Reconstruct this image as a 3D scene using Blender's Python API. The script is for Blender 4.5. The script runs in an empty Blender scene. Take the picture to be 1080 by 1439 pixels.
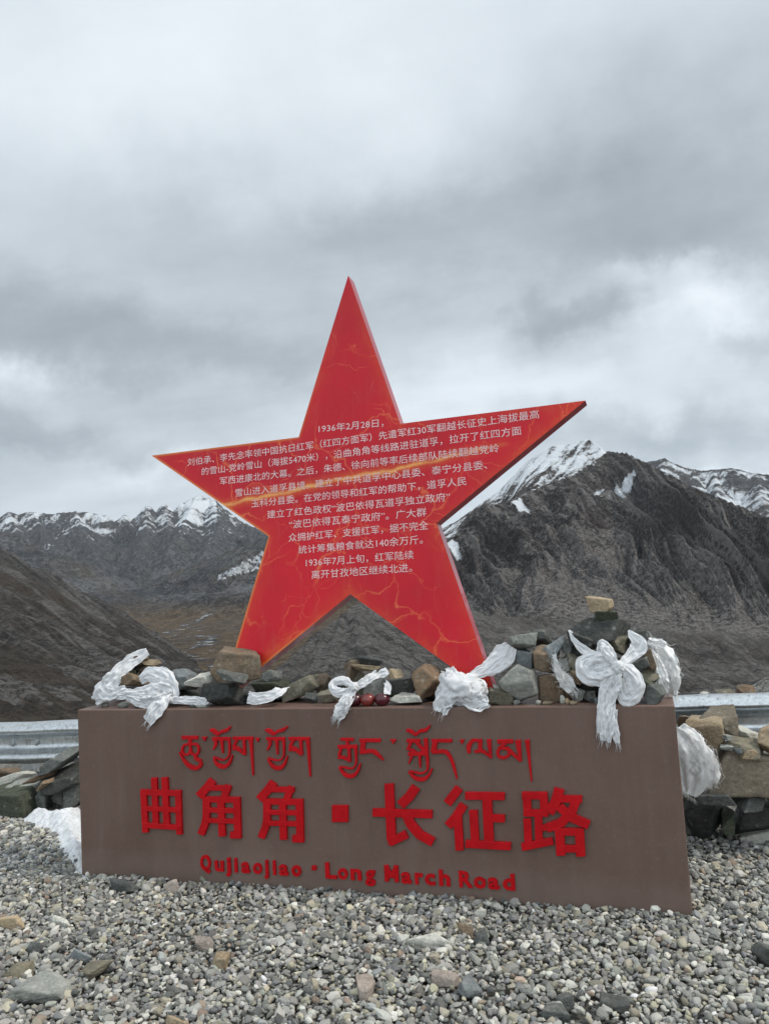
import bpy, bmesh, math, random
import numpy as np
from mathutils import Vector, Matrix

# ------------------------------------------------------------------ camera, sky, sun, exposure
SC = bpy.context.scene
COL = SC.collection
F_PX, IW, IH = 1127.18, 1080.0, 1439.0
EYE = np.array([3.03847, -3.76121, 1.5])
YAW, PITCH, ROLL = -0.307208, 0.081152, -0.058620
PL_W, PL_H, PL_D = 3.1172, 0.8694, 0.46            # plinth width, height, depth


def cam_axes():
    cy, sy, cp, sp = math.cos(YAW), math.sin(YAW), math.cos(PITCH), math.sin(PITCH)
    f = np.array([sy*cp, cy*cp, sp])
    r = np.array([cy, -sy, 0.0])
    u = np.cross(r, f)
    cr, sr = math.cos(ROLL), math.sin(ROLL)
    return cr*r + sr*u, -sr*r + cr*u, f


CR, CU, CF = cam_axes()
cam_d = bpy.data.cameras.new("camera")
cam_d.sensor_fit = 'VERTICAL'
cam_d.sensor_height = 24.0
cam_d.lens = F_PX/IH*24.0
cam_d.clip_start = 0.05
cam_d.clip_end = 30000
cam = bpy.data.objects.new("camera", cam_d)
COL.objects.link(cam)
m = Matrix(((CR[0], CU[0], -CF[0], EYE[0]), (CR[1], CU[1], -CF[1], EYE[1]), (CR[2], CU[2], -CF[2], EYE[2]), (0, 0, 0, 1)))
cam.matrix_world = m
SC.camera = cam

SUN_EL, SUN_AZ = math.radians(50), math.radians(84)      # azimuth from +Y towards +X
sun_d = bpy.data.lights.new("sun", 'SUN')
sun_d.energy = 1.5
sun_d.angle = math.radians(10)
sun_d.color = (1.0, 0.93, 0.83)
sun = bpy.data.objects.new("sun", sun_d)
COL.objects.link(sun)
sv = Vector((math.sin(SUN_AZ)*math.cos(SUN_EL), math.cos(SUN_AZ)*math.cos(SUN_EL), math.sin(SUN_EL)))
sun.rotation_euler = sv.to_track_quat('Z', 'Y').to_euler()

vs = SC.view_settings
vs.view_transform = 'Standard'
vs.look = 'None'
vs.gamma = 1.0
vs.exposure = 0.78
try:
    vs.use_curve_mapping = False
except Exception:
    pass


# ------------------------------------------------------------------ picture -> world helpers
def pdir(px, py):
    d = CF + (px-IW/2)/F_PX*CR - (py-IH/2)/F_PX*CU
    return d


def at_y(px, py, y):
    d = pdir(px, py)
    return EYE + d*((y-EYE[1])/d[1])


def at_z(px, py, z):
    d = pdir(px, py)
    return EYE + d*((z-EYE[2])/d[2])


def at_dist(px, py, D):
    d = pdir(px, py)
    return EYE + d*(D/math.hypot(d[0], d[1]))


def azel(px, py):
    d = pdir(px, py)
    return math.atan2(d[0], d[1]), d[2]/math.hypot(d[0], d[1])


# ------------------------------------------------------------------ numpy noise
_rs = np.random.RandomState(7)
_P = np.concatenate([_rs.permutation(256)]*3).astype(np.int64)
_G2 = np.stack([np.cos(np.arange(16)*np.pi/8), np.sin(np.arange(16)*np.pi/8)], 1)
_g3 = np.array([[1, 1, 0], [-1, 1, 0], [1, -1, 0], [-1, -1, 0], [1, 0, 1], [-1, 0, 1], [1, 0, -1], [-1, 0, -1],
                [0, 1, 1], [0, -1, 1], [0, 1, -1], [0, -1, -1], [1, 1, 0], [-1, 1, 0], [0, -1, 1], [0, -1, -1]], float)


def pn2(x, y):
    xi, yi = np.floor(x).astype(np.int64), np.floor(y).astype(np.int64)
    xf, yf = x-xi, y-yi
    xi, yi = xi & 255, yi & 255
    u, v = xf*xf*xf*(xf*(xf*6-15)+10), yf*yf*yf*(yf*(yf*6-15)+10)

    def g(ix, iy, dx, dy):
        h = _G2[_P[_P[ix]+iy] & 15]
        return h[..., 0]*dx + h[..., 1]*dy
    a, b = g(xi, yi, xf, yf), g(xi+1, yi, xf-1, yf)
    c, d = g(xi, yi+1, xf, yf-1), g(xi+1, yi+1, xf-1, yf-1)
    return ((a+(b-a)*u) + ((c+(d-c)*u)-(a+(b-a)*u))*v)*1.4


def pn3(p):
    x, y, z = p[..., 0], p[..., 1], p[..., 2]
    xi, yi, zi = (np.floor(q).astype(np.int64) for q in (x, y, z))
    xf, yf, zf = x-xi, y-yi, z-zi
    xi, yi, zi = xi & 255, yi & 255, zi & 255
    u, v, w = (q*q*q*(q*(q*6-15)+10) for q in (xf, yf, zf))

    def g(a, b, c, dx, dy, dz):
        h = _g3[_P[_P[_P[a]+b]+c] & 15]
        return h[..., 0]*dx + h[..., 1]*dy + h[..., 2]*dz

    def lerp(a, b, t):
        return a+(b-a)*t
    r = []
    for k in (0, 1):
        a = lerp(g(xi, yi, zi+k, xf, yf, zf-k), g(xi+1, yi, zi+k, xf-1, yf, zf-k), u)
        b = lerp(g(xi, yi+1, zi+k, xf, yf-1, zf-k), g(xi+1, yi+1, zi+k, xf-1, yf-1, zf-k), u)
        r.append(lerp(a, b, v))
    return lerp(r[0], r[1], w)


def fbm2(x, y, octs=5, gain=0.5):
    s, a, t = 0, 1.0, 0
    for k in range(octs):
        s = s + a*pn2(x*2**k+17.3*k, y*2**k-9.1*k)
        t += a
        a *= gain
    return s/t


def ridged2(x, y, octs=4, gain=0.55):
    s, a, t = 0, 1.0, 0
    for k in range(octs):
        s = s + a*(1-np.abs(pn2(x*2**k+31.7*k, y*2**k+5.2*k))*2)
        t += a
        a *= gain
    return s/t


def sstep(a, b, x):
    t = np.clip((x-a)/(b-a), 0, 1)
    return t*t*(3-2*t)


# ------------------------------------------------------------------ mesh helpers
def mesh_np(name, verts, faces, mat=None, smooth=True, parent=None, cols=None):
    """verts (n,3); faces: (m,3|4) array or list of such arrays / lists of tuples"""
    me = bpy.data.meshes.new(name)
    verts = np.asarray(verts, float)
    if isinstance(faces, np.ndarray):
        n, k = faces.shape
        me.vertices.add(len(verts))
        me.vertices.foreach_set('co', verts.astype(np.float32).ravel())
        me.loops.add(n*k)
        me.loops.foreach_set('vertex_index', faces.astype(np.int32).ravel())
        me.polygons.add(n)
        me.polygons.foreach_set('loop_start', (np.arange(n)*k).astype(np.int32))
        me.polygons.foreach_set('loop_total', np.full(n, k, np.int32))
        me.update(calc_edges=True)
    else:
        me.from_pydata([tuple(v) for v in verts], [], [tuple(int(i) for i in f) for f in faces])
    sm = np.full(len(me.polygons), True if smooth is True else False) if not isinstance(smooth, np.ndarray) else smooth
    me.polygons.foreach_set('use_smooth', sm)
    if cols:
        for nm, arr in cols.items():
            at = me.attributes.new(nm, 'FLOAT_COLOR', 'POINT')
            a4 = np.ones((len(verts), 4), np.float32)
            a4[:, :arr.shape[1]] = arr
            at.data.foreach_set('color', a4.ravel())
    me.validate()
    me.update()
    o = bpy.data.objects.new(name, me)
    COL.objects.link(o)
    if mat:
        me.materials.append(mat)
    if parent:
        o.parent = parent
    return o


class MB:
    """collects simple solids into one mesh"""
    def __init__(s):
        s.v, s.f = [], []

    def add(s, vs_, fs):
        b = len(s.v)
        s.v += [tuple(map(float, q)) for q in vs_]
        s.f += [tuple(i+b for i in f) for f in fs]

    def box(s, x0, x1, y0, y1, z0, z1):
        s.add([(x0, y0, z0), (x1, y0, z0), (x1, y1, z0), (x0, y1, z0), (x0, y0, z1), (x1, y0, z1), (x1, y1, z1), (x0, y1, z1)],
              [(0, 3, 2, 1), (4, 5, 6, 7), (0, 1, 5, 4), (1, 2, 6, 5), (2, 3, 7, 6), (3, 0, 4, 7)])

    def tube(s, pts, r, n=6):
        pts = [Vector(p) for p in pts]
        rings = []
        for i, p in enumerate(pts):
            t = (pts[min(i+1, len(pts)-1)]-pts[max(i-1, 0)]).normalized()
            a = t.orthogonal().normalized() if i == 0 else (rings[-1][1] - t*rings[-1][1].dot(t)).normalized()
            rr = r if isinstance(r, (int, float)) else r[i]
            b = t.cross(a)
            rings.append(([p+(a*math.cos(2*math.pi*k/n)+b*math.sin(2*math.pi*k/n))*rr for k in range(n)], a))
        vs_ = [q for ring, _ in rings for q in ring]
        fs = []
        for i in range(len(pts)-1):
            for k in range(n):
                k2 = (k+1) % n
                fs.append((i*n+k, i*n+k2, (i+1)*n+k2, (i+1)*n+k))
        fs.append(tuple(range(n-1, -1, -1)))
        fs.append(tuple((len(pts)-1)*n+k for k in range(n)))
        s.add(vs_, fs)

    def build(s, name, mat, parent=None, smooth=False, bevel=0, seg=2):
        o = mesh_np(name, np.array(s.v), s.f, mat, smooth, parent)
        if bevel:
            md = o.modifiers.new('bevel', 'BEVEL')
            md.width = bevel
            md.segments = seg
            md.limit_method = 'ANGLE'
        return o


def tag(o, label, cat, group=None):
    o['label'] = label
    o['category'] = cat
    if group:
        o['group'] = group
    return o


def empty(name, loc):
    o = bpy.data.objects.new(name, None)
    o.location = loc
    o.empty_display_size = 0.1
    COL.objects.link(o)
    return o


# ------------------------------------------------------------------ material helpers
class NT:
    def __init__(s, name):
        s.m = bpy.data.materials.new(name)
        s.m.use_nodes = True
        s.t = s.m.node_tree
        s.b = s.t.nodes.get('Principled BSDF')
        s.out = s.t.nodes.get('Material Output')

    def n(s, ty, **kw):
        nd = s.t.nodes.new(ty)
        for k, v in kw.items():
            if k.startswith('i_'):
                key = k[2:]
                nd.inputs[int(key) if key.isdigit() else key.replace('_', ' ')].default_value = v
            else:
                setattr(nd, k, v)
        return nd

    def l(s, a, b):
        s.t.links.new(a, b)

    def noise(s, vec, scale, detail=6, rough=0.6, dist=0.0):
        nd = s.n('ShaderNodeTexNoise')
        nd.inputs['Scale'].default_value = scale
        nd.inputs['Detail'].default_value = detail
        nd.inputs['Roughness'].default_value = rough
        nd.inputs['Distortion'].default_value = dist
        if vec is not None:
            s.l(vec, nd.inputs['Vector'])
        return nd.outputs['Fac']

    def ramp(s, fac, stops, interp='LINEAR'):
        nd = s.n('ShaderNodeValToRGB')
        cr = nd.color_ramp
        cr.interpolation = interp
        while len(cr.elements) < len(stops):
            cr.elements.new(0.5)
        for e, (p, c) in zip(cr.elements, stops):
            e.position = p
            e.color = (c, c, c, 1) if isinstance(c, (int, float)) else (*c, 1)
        s.l(fac, nd.inputs['Fac'])
        return nd.outputs['Color']

    def mix(s, fac, a, b, mode='MIX'):
        nd = s.n('ShaderNodeMix', data_type='RGBA', blend_type=mode)
        for sock, v in ((nd.inputs[0], fac), (nd.inputs[6], a), (nd.inputs[7], b)):
            if isinstance(v, (int, float)):
                sock.default_value = v
            elif isinstance(v, tuple):
                sock.default_value = (*v, 1)
            else:
                s.l(v, sock)
        return nd.outputs[2]

    def math(s, op, a, b=None, c=None, clamp=False):
        nd = s.n('ShaderNodeMath', operation=op, use_clamp=clamp)
        for k, v in enumerate((a, b, c)):
            if v is None:
                continue
            if isinstance(v, (int, float)):
                nd.inputs[k].default_value = v
            else:
                s.l(v, nd.inputs[k])
        return nd.outputs[0]

    def vmath(s, op, a, b=None):
        nd = s.n('ShaderNodeVectorMath', operation=op)
        for k, v in enumerate((a, b)):
            if v is None:
                continue
            if isinstance(v, tuple):
                nd.inputs[k].default_value = v
            else:
                s.l(v, nd.inputs[k])
        return nd.outputs[0]

    def mapping(s, vec, scale=(1, 1, 1), rot=(0, 0, 0), loc=(0, 0, 0)):
        nd = s.n('ShaderNodeMapping')
        nd.inputs['Scale'].default_value = scale
        nd.inputs['Rotation'].default_value = rot
        nd.inputs['Location'].default_value = loc
        s.l(vec, nd.inputs['Vector'])
        return nd.outputs[0]

    def obj(s):
        return s.n('ShaderNodeTexCoord').outputs['Object']

    def attr(s, name):
        return s.n('ShaderNodeAttribute', attribute_name=name)

    def bump(s, h, strength=0.3, dist=0.01):
        nd = s.n('ShaderNodeBump')
        nd.inputs['Strength'].default_value = strength
        nd.inputs['Distance'].default_value = dist
        s.l(h, nd.inputs['Height'])
        s.l(nd.outputs[0], s.b.inputs['Normal'])
        return nd

    def set(s, **kw):
        for k, v in kw.items():
            sock = s.b.inputs[k.replace('_', ' ')]
            if isinstance(v, (int, float)):
                sock.default_value = v
            elif isinstance(v, tuple):
                sock.default_value = (*v, 1) if len(v) == 3 else v
            else:
                s.l(v, sock)


# ------------------------------------------------------------------ sky
def build_world():
    w = bpy.data.worlds.new("World")
    SC.world = w
    w.use_nodes = True
    t = w.node_tree
    s = NT.__new__(NT)
    s.t = t
    bg = t.nodes.get('Background')
    sky = s.n('ShaderNodeTexSky', sky_type='NISHITA', sun_disc=False)
    sky.sun_elevation = SUN_EL
    sky.sun_rotation = SUN_AZ
    sky.altitude = 4000
    g = s.n('ShaderNodeTexCoord').outputs['Generated']
    sep = s.n('ShaderNodeSeparateXYZ')
    s.l(g, sep.inputs[0])
    x, y, z = sep.outputs
    az = s.math('ARCTAN2', x, y)
    el = s.math('ARCSINE', z)
    zz = s.math('ADD', s.math('MAXIMUM', z, 0.0), 0.16)
    comb = s.n('ShaderNodeCombineXYZ')
    s.l(s.math('DIVIDE', x, zz), comb.inputs[0])
    s.l(s.math('DIVIDE', y, zz), comb.inputs[1])
    cp = comb.outputs[0]
    n1 = s.noise(s.mapping(cp, (0.55, 0.9, 1), (0, 0, -0.3), (3.1, 1.7, 0)), 1.0, 8, 0.56, 0.25)
    n2 = s.noise(s.mapping(cp, (1.0, 1.6, 1), (0, 0, -0.3), (7.7, 2.2, 0)), 1.6, 9, 0.6, 0.3)
    # warped direction for the placed clouds
    wv = s.n('ShaderNodeTexNoise')
    wv.inputs['Scale'].default_value = 5.0
    wv.inputs['Detail'].default_value = 7
    wv.inputs['Roughness'].default_value = 0.6
    s.l(g, wv.inputs['Vector'])
    sw = s.n('ShaderNodeSeparateColor')
    s.l(wv.outputs['Color'], sw.inputs[0])
    azw = s.math('ADD', az, s.math('MULTIPLY', s.math('SUBTRACT', sw.outputs[0], 0.5), 0.34))
    elw = s.math('ADD', el, s.math('MULTIPLY', s.math('SUBTRACT', sw.outputs[1], 0.5), 0.22))
    tot = s.math('ADD', s.math('MULTIPLY', s.math('SUBTRACT', n1, 0.5), 0.55), s.math('MULTIPLY', s.math('SUBTRACT', n2, 0.5), 0.38))
    # brightness over elevation: lighter overhead, a grey bank over the ridges
    mr = s.n('ShaderNodeMapRange')
    s.l(elw, mr.inputs['Value'])
    mr.inputs['From Min'].default_value = 0.0
    mr.inputs['From Max'].default_value = 0.95
    base = s.ramp(mr.outputs[0], [(0.0, 0.60), (0.06, 0.50), (0.16, 0.45), (0.30, 0.47), (0.42, 0.44), (0.55, 0.49), (0.75, 0.55), (1.0, 0.53)])
    tot = s.math('ADD', base, s.math('MULTIPLY', tot, 0.55))
    for px, py, ra, re, amp in SKY_BLOBS:
        d = pdir(px, py)
        a0, e0 = math.atan2(d[0], d[1]), math.asin(d[2]/np.linalg.norm(d))
        da = s.math('MULTIPLY', s.math('SUBTRACT', azw, a0), 1/ra)
        de = s.math('MULTIPLY', s.math('SUBTRACT', elw, e0), 1/re)
        r2 = s.math('ADD', s.math('MULTIPLY', da, da), s.math('MULTIPLY', de, de))
        gs = s.math('MULTIPLY', s.math('POWER', 2.718, s.math('MULTIPLY', r2, -1.0)), amp)
        tot = s.math('ADD', tot, gs)
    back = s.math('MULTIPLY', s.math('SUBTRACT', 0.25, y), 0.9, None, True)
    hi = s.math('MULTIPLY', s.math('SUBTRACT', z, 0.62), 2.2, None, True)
    boost = s.math('ADD', 1.0, s.math('MULTIPLY', s.math('MAXIMUM', back, hi), SKY_BACK))  # unseen sky behind and overhead brightened, added to light ground and front faces
    col = s.ramp(tot, [(0.12, (0.145, 0.162, 0.180)), (0.34, (0.255, 0.288, 0.316)), (0.5, (0.38, 0.418, 0.45)), (0.68, (0.53, 0.57, 0.602)), (0.9, (0.82, 0.855, 0.875))])
    vs10 = s.n('ShaderNodeVectorMath', operation='SCALE')
    s.l(col, vs10.inputs[0])
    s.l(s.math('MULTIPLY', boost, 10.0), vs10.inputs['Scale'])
    cl = vs10.outputs[0]
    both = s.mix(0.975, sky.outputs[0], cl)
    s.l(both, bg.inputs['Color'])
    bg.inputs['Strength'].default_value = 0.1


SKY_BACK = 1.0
SKY_BLOBS = [
    (985, 440, 0.075, 0.030, 0.22), (930, 350, 0.16, 0.07, -0.10), (880, 415, 0.09, 0.02, 0.16), (1060, 470, 0.10, 0.025, 0.15), (10, 530, 0.05, 0.028, 0.22),
    (650, 560, 0.20, 0.04, 0.10), (250, 640, 0.14, 0.02, 0.16), (1075, 655, 0.05, 0.015, 0.25), (960, 540, 0.2, 0.03, 0.08),
    (270, 120, 0.30, 0.22, 0.10), (560, 350, 0.24, 0.07, -0.13), (820, 445, 0.07, 0.028, -0.18), (100, 470, 0.16, 0.05, -0.18),
    (1040, 475, 0.05, 0.02, -0.22), (330, 500, 0.14, 0.04, -0.10), (60, 620, 0.16, 0.025, -0.14), (980, 250, 0.22, 0.14, -0.13),
    (250, 290, 0.12, 0.06, -0.06), (960, 590, 0.14, 0.02, -0.10), (640, 90, 0.2, 0.14, 0.03)]
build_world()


# ------------------------------------------------------------------ materials
def mat_terrain(name, scale, dark, mid, light, brown, streak=(1, 1, 0.25), bump=0.5, bdist=1.0, fine=1.0, grain=(0.1, 0.4), scr=(0.45, 0.8, 1.15)):
    s = NT(name)
    o = s.obj()
    a = s.attr('mask')
    sp = s.n('ShaderNodeSeparateColor')
    s.l(a.outputs['Color'], sp.inputs[0])
    n1 = s.noise(o, 0.035*scale, 8, 0.65)
    n2 = s.noise(s.mapping(o, streak), 0.22*scale, 10, 0.7, 0.4)
    n3 = s.noise(o, 0.35*scale, 13, 0.8)
    gr = None
    for k, gsc in enumerate(grain):
        q = s.noise(s.mapping(o, loc=(k*13.1, k*7.7, k*3.3)), gsc, 2, 0.55)
        q = s.ramp(q, [(0.34, 0.0), (0.66, 1.0)])
        gr = q if gr is None else s.math('ADD', gr, q)
    gr = s.math('MULTIPLY_ADD', s.math('SUBTRACT', gr, 0.5*len(grain)), 1.7/len(grain), 0.5, True)
    rock = s.mix(s.ramp(n2, [(0.36, 0.0), (0.66, 1.0)]), dark, mid)
    rock = s.mix(s.ramp(n1, [(0.42, 0.0), (0.66, 0.65)]), rock, brown)
    rock = s.mix(s.ramp(n3, [(0.50, 0.0), (0.80, 0.5)]), rock, light)
    rock = s.mix(s.ramp(gr, [(0.34, 0.6), (0.5, 0.0)]), rock, tuple(q*0.5 for q in dark))
    rock = s.mix(s.ramp(gr, [(0.54, 0.0), (0.74, 0.5)]), rock, light)
    scree = s.mix(s.ramp(gr, [(0.36, 0.0), (0.5, 0.32), (0.66, 1.0)]), tuple(c*scr[0] for c in mid), tuple(c*scr[2] for c in light))
    c = s.mix(s.math('MULTIPLY', sp.outputs[1], s.ramp(n2, [(0.25, 0.55), (0.55, 1.0)])), rock, scree)
    stk = a.outputs['Alpha']
    stn = s.math('ADD', stk, s.math('MULTIPLY', s.math('SUBTRACT', gr, 0.5), 0.5))
    c = s.mix(s.ramp(stn, [(0.18, 0.75), (0.42, 0.0)]), c, tuple(q*0.55 for q in dark))
    c = s.mix(s.ramp(stn, [(0.56, 0.0), (0.85, 0.8)]), c, tuple(q*1.15 for q in light))
    veg = s.mix(s.ramp(gr, [(0.32, 0.0), (0.7, 1.0)]), tuple(q*0.6 for q in brown), tuple(q*1.35 for q in brown))
    c = s.mix(sp.outputs[2], c, veg)
    sn = s.math('ADD', sp.outputs[0], s.math('MULTIPLY', s.math('SUBTRACT', s.noise(o, 0.5*scale, 10, 0.75), 0.5), 1.3))
    snm = s.math('MULTIPLY', s.ramp(sn, [(0.40, 0.0), (0.52, 0.6), (0.70, 1.0)]), s.ramp(sp.outputs[0], [(0.08, 0.0), (0.24, 1.0)]))
    c = s.mix(snm, c, (0.60, 0.635, 0.67))
    s.set(Base_Color=c, Roughness=0.95)
    s.b.inputs['Specular IOR Level'].default_value = 0.15
    h = s.math('ADD', s.math('MULTIPLY', n2, 0.6), s.math('ADD', s.math('MULTIPLY', n3, 0.4*fine), s.math('MULTIPLY', gr, 0.5)))
    s.bump(h, bump, bdist)
    return s.m


def mat_rock(name, a, b, c, vein=None, rough=0.85, rust=0.0):
    s = NT(name)
    o = s.obj()
    rnd = s.n('ShaderNodeObjectInfo').outputs['Random']
    off = s.n('ShaderNodeCombineXYZ')
    for k in range(3):
        s.l(s.math('MULTIPLY', rnd, 37.0+11*k), off.inputs[k])
    v = s.vmath('ADD', o, off.outputs[0])
    n1 = s.noise(v, 9, 8, 0.62, 0.3)
    n2 = s.noise(v, 60, 8, 0.7)
    n3 = s.noise(s.mapping(v, (1, 1, 2.2), (0.25, 0.15, 0)), 16, 7, 0.65, 1.2)
    n4 = s.noise(v, 280, 3, 0.6)
    col = s.mix(s.ramp(n1, [(0.35, 0.0), (0.65, 1.0)]), a, b)
    col = s.mix(s.ramp(n3, [(0.5, 0.0), (0.72, 0.8)]), col, c)
    col = s.mix(s.ramp(n2, [(0.45, 0.0), (0.8, 0.55)]), col, tuple(min(1, q*2.0+0.03) for q in b))
    col = s.mix(s.ramp(n4, [(0.3, 0.45), (0.5, 0.0)]), col, tuple(q*0.45 for q in a))
    if rust:
        col = s.mix(s.ramp(s.noise(v, 6, 4, 0.6, 0.6), [(0.5, 0.0), (0.62, rust)]), col, (0.20, 0.112, 0.058))
    # pale lichen crusts and mineral dust
    lv = s.n('ShaderNodeTexVoronoi')
    lv.inputs['Scale'].default_value = 22
    s.l(s.vmath('ADD', v, s.n('ShaderNodeCombineXYZ').outputs[0]), lv.inputs['Vector'])
    li = s.math('MULTIPLY', s.ramp(lv.outputs['Distance'], [(0.12, 1.0), (0.3, 0.0)]), s.ramp(n1, [(0.5, 0.0), (0.6, 0.5)]))
    col = s.mix(li, col, (0.36, 0.36, 0.31))
    hv = s.n('ShaderNodeHueSaturation')
    s.l(s.math('ADD', s.math('MULTIPLY', rnd, 0.5), 0.75), hv.inputs['Value'])
    s.l(col, hv.inputs['Color'])
    s.set(Base_Color=hv.outputs[0], Roughness=rough)
    s.b.inputs['Specular IOR Level'].default_value = 0.3
    h = s.math('ADD', s.math('MULTIPLY', n3, 0.7), s.math('ADD', s.math('MULTIPLY', n2, 0.4), s.math('MULTIPLY', n4, 0.15)))
    s.bump(h, 0.75, 0.012)
    return s.m


ROCK = {
    'slate': mat_rock('slate rock', (0.055, 0.060, 0.056), (0.095, 0.10, 0.093), (0.15, 0.15, 0.135)),
    'black': mat_rock('black rock', (0.030, 0.032, 0.030), (0.058, 0.060, 0.054), (0.09, 0.09, 0.08)),
    'grey': mat_rock('grey rock', (0.17, 0.18, 0.165), (0.25, 0.255, 0.23), (0.13, 0.13, 0.11)),
    'blue': mat_rock('blue grey rock', (0.12, 0.135, 0.14), (0.18, 0.195, 0.195), (0.26, 0.26, 0.24)),
    'olive': mat_rock('olive rock', (0.10, 0.095, 0.07), (0.17, 0.155, 0.115), (0.24, 0.20, 0.13)),
    'brown': mat_rock('brown rock', (0.10, 0.075, 0.052), (0.185, 0.14, 0.095), (0.12, 0.11, 0.09), rust=0.35),
    'rust': mat_rock('rusty rock', (0.12, 0.088, 0.058), (0.19, 0.135, 0.085), (0.14, 0.13, 0.10), rust=0.65),
    'earth': mat_rock('earth brown rock', (0.115, 0.095, 0.07), (0.19, 0.16, 0.118), (0.15, 0.145, 0.115)),
    'tan': mat_rock('tan rock', (0.24, 0.185, 0.12), (0.34, 0.27, 0.175), (0.18, 0.15, 0.105), rust=0.15),
    'pale': mat_rock('pale rock', (0.34, 0.34, 0.30), (0.46, 0.45, 0.40), (0.27, 0.26, 0.22)),
    'moss': mat_rock('green black rock', (0.032, 0.037, 0.026), (0.06, 0.068, 0.045), (0.10, 0.10, 0.07)),
    'pink': mat_rock('pinkish rock', (0.27, 0.225, 0.19), (0.34, 0.29, 0.25), (0.22, 0.195, 0.17)),
}


def mat_plain(name, col, rough=0.5, metal=0.0, spec=0.5, coat=0.0, var=0.12, nscale=8, bump=0.0):
    s = NT(name)
    o = s.obj()
    n = s.noise(o, nscale, 6, 0.6)
    c = s.mix(s.ramp(n, [(0.3, 0.0), (0.7, 1.0)]), tuple(q*(1-var) for q in col), tuple(min(1, q*(1+var)) for q in col))
    s.set(Base_Color=c, Metallic=metal, Roughness=s.math('ADD', s.math('MULTIPLY', n, 0.2), rough-0.1))
    s.b.inputs['Specular IOR Level'].default_value = spec
    s.b.inputs['Coat Weight'].default_value = coat
    if bump:
        s.bump(s.noise(o, nscale*20, 4, 0.6), bump, 0.002)
    return s.m


def mat_plinth():
    s = NT('brown painted plinth')
    o = s.obj()
    n1 = s.noise(o, 1.6, 5, 0.6, 0.3)
    n2 = s.noise(s.mapping(o, (6, 6, 0.7)), 2.0, 6, 0.65)
    n3 = s.noise(o, 45, 5, 0.7)
    c = s.mix(s.ramp(n1, [(0.32, 0.0), (0.68, 1.0)]), (0.120, 0.075, 0.059), (0.157, 0.104, 0.085))
    c = s.mix(s.ramp(n2, [(0.50, 0.0), (0.76, 0.42)]), c, (0.175, 0.130, 0.110))
    c = s.mix(s.ramp(n2, [(0.26, 0.4), (0.44, 0.0)]), c, (0.085, 0.062, 0.054))
    c = s.mix(s.ramp(n3, [(0.56, 0.0), (0.74, 0.3)]), c, (0.23, 0.19, 0.17))
    # splashed dust along the foot
    sep = s.n('ShaderNodeSeparateXYZ')
    s.l(o, sep.inputs[0])
    dz = s.math('ADD', sep.outputs[2], s.math('MULTIPLY', n1, -0.14))
    c = s.mix(s.ramp(dz, [(0.0, 0.16), (0.08, 0.0)]), c, (0.24, 0.205, 0.17))
    s.set(Base_Color=c, Roughness=s.ramp(n1, [(0.3, 0.42), (0.7, 0.6)]))
    s.b.inputs['Specular IOR Level'].default_value = 0.2
    s.bump(n3, 0.2, 0.003)
    return s.m


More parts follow.
